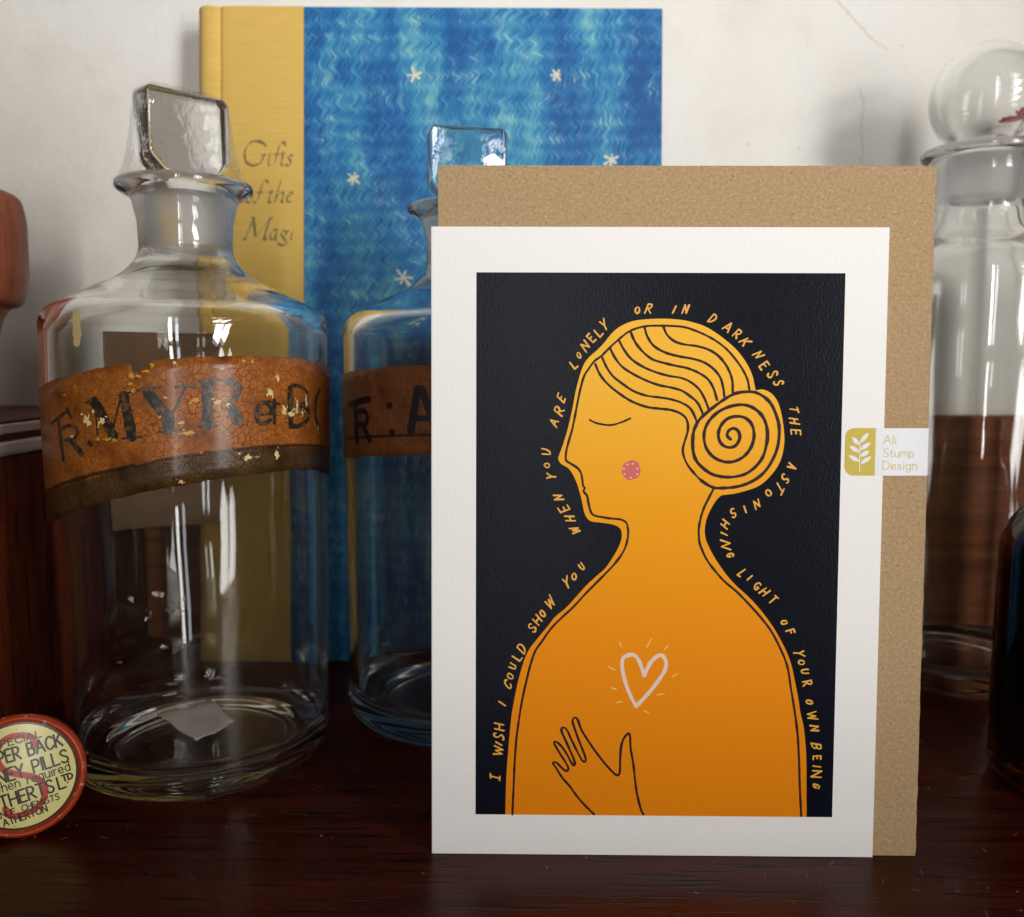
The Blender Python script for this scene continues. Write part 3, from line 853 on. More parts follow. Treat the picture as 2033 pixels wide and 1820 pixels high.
# chips where the varnish has come away, and flecks painted as golden window sheen
rng = random.Random(11)
def flecks(spots, mat, name, o):
    for (s, z, a, b) in spots:
        k = Ink(o, 0.002, 2)
        a *= 0.65; b *= 0.65
        k.disc(s, z, a, b, 18, 0.85, s)
        for _ in range(5):
            k.disc(s + rng.uniform(-1.9, 1.9) * a, z + rng.uniform(-1.9, 1.9) * b, a * rng.uniform(.2, .45), b * rng.uniform(.2, .45), 9, 0.6, z)
        k.build(name, mat, lab, C1)
flecks([(-13.6, 102.0, 1.7, 2.1), (-9.2, 101.8, 1.2, 1.1), (-19.6, 97.8, .7, .6), (35.2, 108.8, 1.0, 1.5), (39.8, 103.7, .9, 1.3), (42.3, 102.9, 1.9, 1.1), (44.8, 104.7, .6, 1.9), (46.9, 103.0, .8, .9), (48.8, 106.2, .4, 2.0), (37.6, 112.5, .6, 1.3), (28.4, 92.2, 1.3, .7), (37.0, 92.4, .7, 1.6), (55.4, 98.3, .4, 1.2)], M_CHIP, 'varnish_chip', 0.055)
flecks([(-10.6, 97.4, .9, .6), (-7.6, 97.5, 1.4, .5), (-5.6, 97.3, .7, .4), (-.4, 113.2, .9, .9), (1.6, 113.2, .9, .4), (3.4, 114.4, 1.2, .4), (5.0, 116.0, .6, .7), (-.6, 111.2, .7, .5), (-.2, 109.5, .8, .6), (14.8, 107.1, 1.3, .8), (11.4, 101.6, 1.2, .5), (12.9, 99.1, 1.7, .7), (7.8, 107.9, .6, .4), (6.3, 103.1, .6, .4), (10.6, 116.4, .8, .5), (10.7, 86.9, .8, .5), (20.6, 106.6, 1.4, .9), (23.0, 106.0, .8, .8), (27.6, 117.0, .7, .4), (30.0, 116.7, .6, .6), (30.8, 92.3, .8, .4), (25.7, 93.3, .5, .4), (-17, 110.5, .5, .4), (-21.6, 108.2, .6, .4), (16, 94, .5, .3), (22, 115, .6, .3)], M_SHEENGOLD, 'gold_sheen', 0.085)
bl = band('back_label', M_BACKLABEL, b1, 40.55, 40.8 * (math.pi + R(5)), 40.8 * (math.pi + R(63)), lambda a: 127.0, lambda a: 64.5 + 2.2 * math.cos(a), 0.15, 40, 6)
slab_stopper(b1, R(46))
# cling film gathered over the stopper
v, f = [], []
NS = 96
rows = [(168.5, 17.6, 0), (170.5, 16.8, .15), (174, 16.0, .4), (179, 15.2, .75), (186, 14.4, 1), (190.8, 13.6, 1), (192.2, 11.2, 1), (192.0, 5, 1)]
for z, r_, q in rows:
    for i in range(NS):
        a = 2 * math.pi * i / NS
        cx_, sx_ = math.cos(a - R(46)), math.sin(a - R(46))
        # superellipse of the slab handle
        e = (abs(cx_ / 13.6) ** 5 + abs(sx_ / 6.0) ** 5) ** (-1 / 5) * (r_ / 14.4)
        rr = r_ * (1 - q) + e * q
        rr += 0.45 * noise.noise((math.cos(a) * 4, math.sin(a) * 4, z * 0.12)) * (1 if z > 168 else .6)
        v.append((rr * math.cos(a), rr * math.sin(a), z + 0.4 * noise.noise((a * 3, z * .2, 5))))
for j in range(len(rows) - 1):
    for i in range(NS):
        i2 = (i + 1) % NS
        f.append((j * NS + i, j * NS + i2, (j + 1) * NS + i2, (j + 1) * NS + i))
f.append(tuple((len(rows) - 1) * NS + i for i in range(NS)))
film = mesh('plastic_wrap', v, f, M_FILM, b1, True)

# dried residue and an old varnish drip on the glass
m = N('dried_residue')
tr = m.n('ShaderNodeBsdfTransparent'); df = m.n('ShaderNodeBsdfDiffuse'); df.inputs['Color'].default_value = (0.50, 0.43, 0.36, 1)
ms = m.n('ShaderNodeMixShader'); m.l(m.ramp(m.noise(m.co(), 480, 4), [(0.40, 0.0), (0.62, 0.75)]), ms.inputs[0]); m.l(tr.outputs[0], ms.inputs[1]); m.l(df.outputs[0], ms.inputs[2]); m.l(ms.outputs[0], m.out.inputs['Surface'])
M_RESIDUE = m.m
C1G = CYL(40.62)
for s_, z_, a_, b_ in ((3.7, 57.9, 1.3, .8), (0.8, 52.4, .9, 1.6), (7.7, 53.7, 1.6, 1.1), (-3.5, 56.6, .8, 1.0), (10.6, 56.0, .9, .7), (4.5, 44.0, 1.0, .6), (16.0, 36.0, .8, 1.3), (-8.0, 40.0, .7, .5)):
    k = Ink(0.02, 0.002)
    k.disc(s_, z_, a_, b_, 20, 0.8, s_)
    k.build('residue_mark', M_RESIDUE, b1, C1G)
k = Ink(0.02, 0.002, 3)
k.stroke(catmull([(-15.7, 128.2), (-15.9, 126.0), (-15.8, 123.5), (-16.0, 121.5)], 5), 2.6, jit=0.9)
k.build('varnish_drip', plain('varnish_drip', (0.50, 0.38, 0.16), 0.4, 0.4, 0.2, 300), b1, C1G)

# folded paper scrap on the floor of the bottle
P = [Vector(q) for q in ((-110.7, 266.2), (-91.2, 246.8), (-84.4, 259.6), (-98.5, 279.5))]
v, f = [], []
G = 12
for i in range(G + 1):
    for j in range(G + 1):
        u_, w_ = i / G, j / G
        q = P[0].lerp(P[1], u_).lerp(P[3].lerp(P[2], u_), w_)
        z = 6.9 + 1.6 * abs(w_ - 0.55) + 1.3 * noise.noise((u_ * 2.2, w_ * 2.2, 3)) + 0.5 * noise.noise((u_ * 6, w_ * 6, 1)) + 0.8 * u_ * w_
        v.append((q.x + .5 * noise.noise((u_ * 4, w_ * 4, 9)), q.y, max(6.5, z)))
for i in range(G):
    for j in range(G): f.append((i * (G + 1) + j, (i + 1) * (G + 1) + j, (i + 1) * (G + 1) + j + 1, i * (G + 1) + j + 1))
o = mesh('paper_scrap', v, f, M_SCRAP, None, True)
sm = o.modifiers.new('solid', 'SOLIDIFY'); sm.thickness = 0.12 * MM
tag(o, 'small pale paper scrap lying on the floor inside the large bottle', 'paper')

b2 = empty('apothecary_bottle', (-14.8, 294.5, 0.05))
tag(b2, 'clear glass bottle with dull brown label, half hidden behind the card', 'bottle', 'clear bottles with flat square stoppers')
TAPER = 0.0
bottle_glass(b2, 0.35, 9.0)
VIEW2 = math.atan2(14.8, 294)
lab2 = band('label', M_LABEL2, b2, 40.52, 40.8 * (VIEW2 - 1.7), 40.8 * (VIEW2 + 1.7), lambda a: 116.3 - 4.6 * (1 - math.cos(a - VIEW2)), lambda a: 90.4 - 5.6 * (1 - math.cos(a - VIEW2)))
C2 = CYL(40.82)
k = Ink(0.03, 0.003, 4)
for pts, w_ in (([(-44.2, 103.5), (-30.6, 105.9)], 2.0), ([(-38.8, 103.3), (-37.6, 92.5)], 2.4), (catmull([(-37.0, 101.9), (-32.9, 102.1), (-31.5, 100.0), (-32.9, 98.1), (-36.5, 97.9)]), 1.7), ([(-34.0, 98.0), (-30.7, 93.7)], 2.1)):
    k.stroke(pts, w_)
k.build('abbreviation_lettering', M_BLACK2, lab2, C2)
for s_, z_ in ((-22.2, 104.3), (-21.4, 96.5)):
    k = Ink(0.03, 0.003); k.disc(s_, z_, 1.25, 1.1, 16, 0.2, z_); k.build('colon_dot', M_BLACK2, lab2, C2)
k = Ink(0.03, 0.003, 4)
for pts, w_ in (([(-12.6, 109.2), (-14.9, 96.8)], 2.5), ([(-11.4, 109.2), (-6.6, 96.8)], 2.5), ([(-13.6, 100.7), (-8.6, 100.8)], 1.8)):
    k.stroke(pts, w_)
k.build('capital_letter', M_BLACK2, lab2, C2)
slab_stopper(b2, R(13))

# ------------------------------------------------------------------ bottle with a ball stopper
b3 = empty('apothecary_bottle', (170.2, 330, 0.05))
tag(b3, 'tall clear glass bottle with a round ball stopper, behind the envelope at the right', 'bottle')
prof = rounded([(0, 3), (22, 2, 4), (28, 0, 2), (32.5, 0, 2), (34.8, 3, 3), (34.9, 100), (34.9, 151.5, 4), (29, 157.5, 5), (20.5, 163.5, 4), (17.2, 169.5, 4), (17.0, 186, 3), (18.5, 189.6, 1.5), (21.4, 191.0, 1.4),
                (21.2, 193.4, 1.2), (18.5, 194.2, 1), (13.6, 194.3, .8), (13.0, 176, 2), (14.5, 166.5, 3), (18.5, 160.7, 4), (27.5, 155.2, 4), (32.3, 149.8, 4), (32.4, 100), (32.2, 9, 5), (25, 6, 5), (0, 6.4)], 6)
o = lathe('glass_body', prof, M_GLASS, b3, 128, 0.3, 4.0)
o.data.materials.append(M_GROUND)
for p in o.data.polygons:
    if 0.174 < p.center.z < 0.1935 and math.hypot(p.center.x, p.center.y) < 0.0142: p.material_index = 1
s = empty('stopper'); s.parent = b3
ball = [(0, 230.6)]
pts = []
for i in range(1, 25):
    a = math.pi * i / 25
    pts.append((19.5 * math.sin(a), 211.2 + 19.5 * math.cos(a)))
pts = [p for p in pts if p[1] > 194.8]
prof = list(reversed([(0, 231.0)] + pts + [(6.6, 195.0), (6.4, 194.6), (0.0, 194.5)]))
inn = []
for i in range(0, 25):
    a = math.pi * i / 24
    inn.append((16.4 * math.sin(a) if 0 < i < 24 else 0.0, 212.0 + 16.4 * math.cos(a)))
lathe('ball_shell', prof, M_GLASS, s, 96)
lathe('ball_hollow', inn, M_GLASS, s, 96)
lathe('ground_plug', rounded([(0, 176.0), (11.6, 176.0, 1), (12.7, 193.0, 1), (6.0, 194.0, .5), (0, 194.2)], 4), M_GROUND, s, 64)

# ------------------------------------------------------------------ amber bottle at the right edge
b4 = empty('amber_bottle', (160.6, 238, 0.05))
tag(b4, 'dark amber glass bottle with rounded shoulders at the right edge', 'bottle')
prof = rounded([(0, 2), (16, 1.2, 3), (20, 0, 2), (22, 0, 1.5), (24.2, 3, 2.5), (24.4, 40), (24.4, 69, 8), (19.5, 77.0, 6), (13.0, 79.5, 3), (12.2, 84, 2), (12.2, 90), (14.2, 91.5, 1), (14.2, 96, 1), (11.5, 97, .6),
                (9.8, 96, .6), (9.6, 80, 2), (16.5, 74.5, 5), (21.5, 66, 6), (21.6, 40), (21.4, 7, 4), (14, 4.6, 4), (0, 5)], 6)
lathe('glass_body', prof, M_AMBER, b4, 96)
lathe('stopper', rounded([(0, 84), (8.6, 84, 1), (9.4, 97.2), (11.5, 97.4, 1), (12.8, 103, 3), (9, 108.5, 3), (0, 109.5)], 5), M_AMBER, b4, 64)

# ------------------------------------------------------------------ pink flower leaning at the wall behind the right-hand bottle
fl = empty('pink_flower', (209, 349, 6))
tag(fl, 'pink flower standing behind the right bottle, glimpsed through its ball stopper', 'flower')
k = [(0, 0, -6.0), (1, 0, 60), (-1, 2, 120), (-2, 3, 196)]
v, f = [], []
for j in range(14):
    t_ = j / 13 * 3; i = min(2, int(t_)); q = t_ - i
    cx_, cy_, cz_ = [k[i][a] + (k[i + 1][a] - k[i][a]) * q for a in range(3)]
    for a in range(8): v.append((cx_ + 1.3 * math.cos(a * math.pi / 4), cy_ + 1.3 * math.sin(a * math.pi / 4), cz_))
for j in range(13):
    for a in range(8): f.append((j * 8 + a, j * 8 + (a + 1) % 8, j * 8 + 8 + (a + 1) % 8, j * 8 + 8 + a))
mesh('stem', v, f, M_STEM, fl, True)
for ring_, (np_, rad, tilt) in enumerate(((5, 7, 70), (7, 13, 45), (9, 18, 18))):
    for i in range(np_):
        a = 2 * math.pi * i / np_ + ring_ * .4
        v, f = [], []
        for u in range(6):
            for w_ in range(5):
                uu = u / 5; ww = (w_ - 2) / 2
                wd = rad * .5 * math.sin(math.pi * min(1, uu * .75 + .12)) * ww
                x = uu * rad * math.cos(R(tilt)) ; z = uu * rad * math.sin(R(tilt)) + 1.6 * ww * ww - 1.5 * uu * uu
                v.append((x * math.cos(a) - wd * math.sin(a) - 2, x * math.sin(a) + wd * math.cos(a) + 3, 196 + z + .5 * noise.noise((i, u * .8, w_ * .8))))
        for u in range(5):
            for w_ in range(4): f.append((u * 5 + w_, u * 5 + w_ + 1, u * 5 + w_ + 6, u * 5 + w_ + 5))
        o = mesh('petal', v, f, M_PETAL, fl, True)
        sm = o.modifiers.new('solid', 'SOLIDIFY'); sm.thickness = 0.3 * MM

# ------------------------------------------------------------------ round tin at the left edge
tin = empty('round_pill_tin', (-122.6, 212.0, 15.9), (0, 0, 0))
tag(tin, 'small round red tin with cream printed lid, propped on edge at the lower left', 'tin')
TR = 16.3
tin.matrix_world = (Matrix.Translation((-0.1217, 0.2105, 0.0147)) @ Matrix.Scale(0.915, 4) @ Matrix.Rotation(R(18), 4, 'Z') @ Matrix.Rotation(R(-10), 4, 'X') @ Matrix.Rotation(R(-11), 4, 'Y') @ Matrix.Rotation(R(90), 4, 'X'))
# local: x right, y up the lid, z towards the viewer
lathe('rim', rounded([(0, -6.0), (15.2, -6.0, .8), (15.6, -0.5), (16.3, -0.3, .4), (16.4, 1.4, .9), (15.4, 2.3, .8), (14.7, 1.9, .4), (14.3, 1.2, .3), (0, 1.2)], 5), M_TINRED, tin, 96)
face = []
for i in range(9):
    q = i / 8
    face.append((14.35 * (1 - q), 1.25 + 0.85 * (1 - (1 - q) ** 2)))
lid = lathe('lid_face', face, M_TINCREAM, tin, 96)
YR = 13.3 / 650.0
dome = lambda x, y, o: (x, y, 1.25 + 0.85 * (1 - (min(14.3, math.hypot(x, y)) / 14.35) ** 2) + o)
c12, s12 = math.cos(R(-12)), math.sin(R(-12))
def tp(x, y):
    dx, dy = (x - 262) * YR, -(y - 930) * YR
    return (dx * c12 - dy * s12, dx * s12 + dy * c12)
k = Ink(0.03, 0.002, 2)
ring = [(14.0 * math.cos(2 * math.pi * i / 60), 14.0 * math.sin(2 * math.pi * i / 60)) for i in range(61)]
k.stroke(ring, 0.55)
k.build('black_ring', M_TINBLACK, lid, dome)
k = Ink(0.05, 0.002, 4)
k.stroke(catmull([tp(*q) for q in [(432, 560), (410, 450), (300, 405), (150, 412), (40, 480), (-10, 610), (20, 740), (100, 840), (250, 900), (420, 950), (530, 1040), (565, 1160), (530, 1290), (420, 1390), (280, 1430), (150, 1425), (95, 1330)]], 6), 1.65)
k.build('red_initial', M_TINS, lid, dome)
def tline(s, p0, p1, h, w_, gap=.18):
    a, b = tp(*p0), tp(*p1)
    k = Ink(0.10, 0.002, 2)
    k.text(s, a[0], a[1], h * YR, math.dist(a, b), FONT, w_, math.atan2(b[1] - a[1], b[0] - a[0]), gap)
    k.build('printed_line', M_TINBLACK, lid, dome)
tline('SPECIAL', (-45, 553), (518, 445), 88, .30)
tline('SUPER BACK', (-170, 797), (772, 588), 165, .54)
tline('KIDNEY PILLS', (-240, 1066), (850, 802), 165, .50)
tline('when required', (-30, 1128), (868, 922), 125, .29)
tline('OTHERTS', (-75, 1360), (680, 1172), 165, .52)
tline('L', (735, 1158), (812, 1140), 160, .50)
tline('TD', (778, 1062), (898, 1033), 80, .46)
tline('.', (830, 1082), (836, 1080), 60, .42)
tline('MANUF. CHEMISTS', (-95, 1480), (738, 1282), 78, .27)
tline('ATHERTON', (78, 1558), (592, 1425), 90, .33)

# ------------------------------------------------------------------ greeting card, envelope, sticker
CL = R(2.98)
def card_frame(name, x, y):
    o = empty(name, (x, y, 0.12), (-CL, 0, R(-0.55)))
    return o
TH = 0.24
card = card_frame('greeting_card', -18.87, 200.63)
tag(card, 'white greeting card with orange line-drawn woman on black, standing in front', 'card')
def leaf(name, x0, x1, y0, y1):
    # a leaf of card with the fold rounded along its left edge
    sec = [(x1, y0), (x1, y1)] + [(x0 + .35 - .35 * math.sin(math.pi * i / 6), y1 - (y1 - y0) * (1 - math.cos(math.pi * i / 6)) / 2) for i in range(7)]
    v, f = [], []
    n = len(sec)
    for z in (0, 148.0): v += [(a, b, z) for a, b in sec]
    for i in range(n): f.append((i, (i + 1) % n, n + (i + 1) % n, n + i))
    f.append(tuple(reversed(range(n)))); f.append(tuple(range(n, 2 * n)))
    return mesh(name, v, [tuple(reversed(q)) for q in f], M_CARD, card)
front = leaf('front_leaf', 0, 105, 0, TH)
leaf('back_leaf', 0.05, 104.8, TH + .06, 2 * TH + .06)
HM = [0.04276706713929169, -0.00013740423177282894, 9.8055853259923, 0.0003546172464982773, -0.044327155812285225, 138.0168946613826, -1.0806078155466869e-07, -1.309871192079442e-05]
def ap(x, y):
    w_ = HM[6] * x + HM[7] * y + 1
    return ((HM[0] * x + HM[1] * y + HM[2]) / w_, (HM[3] * x + HM[4] * y + HM[5]) / w_)
AA = lambda L_: [ap(x, y) for x, y in L_]
BB = lambda L_: [ap(x, y + 1344.4) for x, y in L_]
fc = lambda a, b, c: (a, -c, b)
k = Ink(0.012, 0.0)
k.poly([(10.45, 9.67), (95.2, 9.67), (95.2, 137.6), (10.45, 137.6)])
pan = k.build('printed_panel', M_INKBLACK, card, fc)
SIL = catmull(BB([(175, 1562), (180, 1370), (192, 1200), (206, 1050), (216, 985), (236, 880), (262, 780), (285, 715), (310, 670), (350, 620), (400, 560), (440, 510), (500, 460), (560, 395), (610, 340), (665, 290), (710, 250), (745, 200), (775, 150), (795, 100), (797, 60), (785, 35)]) + AA([(750, 1362), (690, 1352), (635, 1345), (610, 1325), (595, 1290), (585, 1240), (575, 1200), (560, 1150), (548, 1120), (530, 1085), (510, 1060), (490, 1048), (470, 1035), (458, 1015), (458, 1000), (475, 955), (490, 910), (505, 860), (520, 800), (535, 730), (550, 650), (565, 590), (580, 540), (600, 495), (630, 460), (660, 435), (700, 395), (740, 345), (780, 310), (830, 285), (880, 272), (960, 265), (1040, 265), (1120, 272), (1180, 285), (1240, 305), (1300, 340), (1360, 385), (1410, 430), (1450, 480), (1480, 530), (1500, 580), (1508, 620), (1515, 650)]), 4)
SIL += catmull(AA([(1517, 650), (1550, 645), (1590, 660), (1620, 690), (1640, 730), (1655, 790), (1665, 860), (1668, 920), (1660, 980), (1645, 1030), (1615, 1080), (1570, 1130), (1520, 1165), (1460, 1185), (1400, 1200), (1340, 1207), (1325, 1213), (1300, 1240), (1270, 1290), (1250, 1340), (1242, 1390)]) + BB([(1243, 70), (1250, 105), (1275, 160), (1310, 220), (1360, 290), (1410, 345), (1460, 390), (1510, 440), (1560, 500), (1610, 570), (1650, 640), (1680, 700), (1705, 770), (1722, 850), (1740, 940), (1752, 1020), (1770, 1100), (1780, 1200), (1784, 1300), (1784, 1450), (1785, 1572)]), 4)
SIL = [(x, max(z, 9.68)) for x, z in SIL]
SIL[0] = (SIL[0][0], 9.68); SIL[-1] = (SIL[-1][0], 9.68)
k = Ink(0.03, 0.0); k.poly(SIL)
o = k.build('figure_print', M_ORANGE, pan, fc)
import bmesh
bmm = bmesh.new(); bmm.from_mesh(o.data); bmesh.ops.triangulate(bmm, faces=bmm.faces[:]); bmm.to_mesh(o.data); bmm.free()

S_ = 1 / 1.6395 / 1.6409 * 105 / 893      # traced units to millimetres (about 0.0437)
def line(name, pts, w_, mat=M_LINE, smooth=True, base=0.05):
    k = Ink(base, 0.0015)
    k.stroke(catmull(pts, 5) if smooth else pts, w_ * S_, jit=0.35)
    return k.build(name, mat, pan, fc)
line('outline', BB([(213, 1561), (220, 1400), (225, 1280), (235, 1150), (250, 1040), (265, 950), (285, 860), (310, 760), (335, 690), (370, 640), (420, 570), (480, 510), (540, 455), (600, 390), (660, 330), (720, 270), (770, 215), (810, 155), (828, 100), (832, 50), (824, 12)]) + AA([(808, 1342), (785, 1334), (740, 1330), (690, 1322), (655, 1315), (635, 1300), (622, 1260), (612, 1210), (596, 1190), (594, 1178), (600, 1165), (590, 1155), (586, 1120), (578, 1085), (560, 1060), (530, 1040), (505, 1025), (497, 1010), (500, 970), (515, 910), (530, 860), (545, 790), (560, 710), (575, 640), (595, 570), (620, 530), (650, 490), (690, 460), (730, 420), (780, 375), (840, 330), (920, 305), (1020, 302), (1120, 308), (1180, 325), (1250, 355), (1310, 390), (1360, 430), (1400, 475), (1440, 530), (1470, 590), (1480, 640), (1484, 655)]), 12)
for i, st in enumerate(([(655, 505), (680, 560), (720, 610), (780, 660), (850, 705), (930, 735), (1000, 745), (1060, 752), (1110, 770), (1140, 795), (1152, 830), (1150, 870), (1135, 920), (1125, 960), (1130, 1000), (1150, 1045), (1185, 1090), (1225, 1130), (1262, 1155)],
    [(690, 465), (715, 520), (750, 570), (800, 610), (860, 650), (930, 675), (1000, 685), (1060, 695), (1120, 715), (1165, 745), (1190, 790), (1200, 820)],
    [(735, 422), (760, 470), (800, 520), (860, 560), (930, 595), (1000, 620), (1060, 632), (1120, 650), (1165, 680), (1200, 710), (1220, 745), (1232, 775)],
    [(783, 380), (810, 430), (850, 480), (910, 520), (980, 550), (1050, 570), (1110, 580), (1160, 600), (1210, 640), (1240, 690), (1262, 745)],
    [(845, 335), (870, 390), (910, 440), (960, 480), (1020, 500), (1090, 517), (1150, 530), (1210, 555), (1260, 590), (1290, 640), (1308, 700)],
    [(920, 312), (935, 360), (970, 410), (1030, 445), (1100, 465), (1180, 480), (1240, 500), (1290, 535), (1325, 580), (1340, 630), (1347, 680)],
    [(1020, 305), (1040, 350), (1080, 385), (1130, 402), (1200, 412), (1260, 430), (1310, 460), (1350, 505), (1375, 550), (1390, 600), (1392, 660)])):
    line('hair_strand', AA(st), 13, base=0.056 + i * .003)
line('hair_bun', AA([(1225, 1130), (1262, 1155), (1295, 1168), (1330, 1170), (1400, 1165), (1460, 1150), (1520, 1120), (1570, 1075), (1610, 1010), (1632, 950), (1640, 890), (1638, 830), (1620, 770), (1595, 720), (1560, 685), (1510, 660), (1450, 658), (1400, 668), (1350, 695), (1300, 730), (1250, 770), (1210, 810), (1185, 860), (1178, 910), (1180, 970), (1195, 1020), (1230, 1060), (1280, 1095), (1340, 1110), (1400, 1110), (1460, 1095), (1510, 1060), (1550, 1010), (1570, 950), (1578, 890), (1570, 830), (1545, 780), (1505, 745), (1460, 728), (1410, 728), (1350, 745), (1300, 775), (1260, 820), (1240, 870), (1240, 920), (1255, 965), (1290, 1005), (1340, 1028), (1390, 1030), (1440, 1010), (1480, 970), (1502, 920), (1505, 870), (1490, 825), (1455, 795), (1410, 788), (1365, 800), (1330, 835), (1315, 880), (1325, 925), (1355, 950), (1390, 952), (1415, 935), (1430, 900), (1420, 865), (1395, 852), (1370, 865), (1362, 890), (1380, 910)]), 17, base=0.085)
line('neck_line', AA([(1290, 1172), (1265, 1220), (1240, 1270), (1220, 1330), (1210, 1390), (1211, 1430)]) + BB([(1214, 115), (1228, 155), (1255, 210), (1300, 270), (1350, 325), (1410, 375), (1460, 425), (1520, 490), (1570, 550), (1610, 610), (1650, 690), (1675, 750), (1690, 810), (1700, 880), (1715, 970), (1728, 1060), (1738, 1150), (1745, 1280), (1748, 1400), (1756, 1568)]), 12.5, base=0.052)
line('eyelid', AA([(625, 803), (660, 820), (710, 830), (750, 830), (800, 815), (843, 796)]), 11)
line('hand_drawing', BB([(650, 1559), (600, 1510), (560, 1465), (520, 1410), (480, 1365), (445, 1310), (430, 1287), (448, 1284), (475, 1310), (497, 1328), (512, 1322), (505, 1295), (470, 1240), (440, 1190), (438, 1174), (455, 1178), (485, 1210), (510, 1250), (536, 1296), (547, 1292), (540, 1262), (515, 1205), (490, 1150), (475, 1112), (485, 1098), (505, 1112), (530, 1165), (560, 1225), (588, 1275), (605, 1275), (600, 1245), (570, 1170), (545, 1100), (535, 1065), (545, 1045), (562, 1056), (585, 1115), (640, 1200), (700, 1280), (750, 1335), (775, 1352), (788, 1335), (790, 1270), (795, 1200), (812, 1152), (836, 1130), (843, 1150), (846, 1210), (860, 1290), (870, 1380), (880, 1450), (900, 1530), (914, 1559)]), 12.5)
k = Ink(0.05, 0.0); cx_, cz_ = ap(848, 1072); k.disc(cx_, cz_, 50 * S_, 53 * S_, 36, 0.06); ck = k.build('cheek_spot', M_PINK, pan, fc)
k = Ink(0.07, 0.0)
for q in ((827, 1042), (856, 1038), (880, 1064), (880, 1094), (846, 1112), (812, 1094), (808, 1064)):
    k.disc(*ap(*q), 5 * S_, None, 8)
k.build('cheek_dots', M_BLUSH, pan, fc)
line('heart', BB([(918, 822), (905, 780), (885, 735), (860, 712), (830, 715), (806, 728), (800, 760), (805, 810), (825, 880), (850, 940), (873, 982)]) , 20, M_BLUSH, base=0.05)
line('heart', BB([(876, 984), (900, 960), (950, 905), (1000, 840), (1030, 790), (1035, 750), (1018, 718), (990, 718), (955, 750), (932, 790), (919, 822)]), 20, M_BLUSH, base=0.054)
for a, b in (((785, 645), (797, 670)), ((958, 626), (933, 670)), ((1045, 663), (1028, 682)), ((725, 775), (762, 792)), ((1095, 812), (1068, 830)), ((745, 888), (768, 895)), ((1025, 920), (988, 925)), ((800, 960), (770, 966)), ((918, 1010), (940, 1020))):
    line('light_ray', BB([a, b]), 6.5, M_RAY, False)
# hand lettering: every letter at its traced place (x, y, reading direction in degrees)
rng = random.Random(3)
B0 = 1344.4
WORDS = [
 [('serifI', 120, 1362 + B0, -86)],
 [('W', 136, 1222 + B0, -87), ('I', 140, 1184 + B0, -87), ('S', 141, 1143 + B0, -87), ('H', 142, 1094 + B0, -86)],
 [('I', 156, 970 + B0, -80)],
 [('C', 188, 868 + B0, -76), ('O', 200, 824 + B0, -74), ('U', 214, 772 + B0, -70), ('L', 238, 722 + B0, -66), ('D', 262, 676 + B0, -62)],
 [('S', 318, 568 + B0, -54), ('H', 346, 526 + B0, -52), ('O', 373, 490 + B0, -50), ('W', 414, 432 + B0, -48)],
 [('Y', 503, 326 + B0, -46), ('O', 542, 295 + B0, -46), ('U', 583, 240 + B0, -46)],
 [('W', 548, 1392, -118), ('H', 520, 1330, -116), ('E', 488, 1276, -116), ('N', 458, 1216, -114)],
 [('Y', 420, 1104, -100), ('O', 397, 1045, -97), ('U', 393, 975, -93)],
 [('A', 433, 815, -72), ('R', 462, 752, -70), ('E', 472, 684, -72)],
 [('L', 538, 505, -56), ('O', 567, 457, -54), ('N', 601, 408, -52), ('E', 633, 365, -48), ('L', 671, 333, -44), ('Y', 702, 295, -42)],
 [('O', 880, 218, -4), ('R', 944, 210, -4)],
 [('I', 1079, 216, 0), ('N', 1140, 214, 2)],
 [('D', 1287, 264, 18), ('A', 1369, 310, 28), ('R', 1416, 348, 34), ('K', 1461, 392, 40), ('N', 1530, 459, 44), ('E', 1561, 518, 50), ('S', 1605, 566, 54), ('S', 1637, 610, 56)],
 [('T', 1719, 752, 82), ('H', 1722, 815, 84), ('E', 1728, 874, 84)],
 [('A', 1708, 1057, 108), ('S', 1672, 1120, 118), ('T', 1643, 1168, 126), ('O', 1583, 1196, 140), ('N', 1520, 1256, 146), ('I', 1457, 1284, 152), ('S', 1394, 1303, 150), ('H', 1350, 1362, 112), ('I', 1346, 1414, 100), ('N', 1355, 1472, 84), ('G', 1378, 183 + B0, 66)],
 [('L', 1444, 279 + B0, 36), ('I', 1483, 304 + B0, 38), ('G', 1523, 348 + B0, 40), ('H', 1562, 378 + B0, 40), ('T', 1608, 422 + B0, 42)],
 [('O', 1667, 541 + B0, 56), ('F', 1699, 590 + B0, 60)],
 [('Y', 1746, 705 + B0, 72), ('O', 1758, 754 + B0, 76), ('U', 1776, 802 + B0, 78), ('R', 1790, 864 + B0, 78)],
 [('O', 1800, 964 + B0, 80), ('W', 1815, 1037 + B0, 82), ('N', 1827, 1103 + B0, 82)],
 [('B', 1837, 1200 + B0, 86), ('E', 1840, 1259 + B0, 86), ('I', 1840, 1306 + B0, 86), ('N', 1840, 1346 + B0, 86), ('G', 1836, 1410 + B0, 86)],
]
for wd in WORDS:
    k = Ink(0.03, 0.0015)
    for ch, x, y, a in wd:
        cx_, cz_ = ap(x, y)
        h_ = {'I': 38, 'serifI': 58, 'O': 32, 'Y': 50, 'G': 36, 'U': 38}.get(ch, 46) * S_
        k.glyph(ch, cx_, cz_, h_ * rng.uniform(.86, 1.12), R(-a) + rng.uniform(-.14, .14), FONT, 8.6 * S_, slant=rng.uniform(.05, .42), jit=0.45, sx=rng.uniform(.85, 1.1))
    k.build('lettering', M_LETTER, pan, fc)

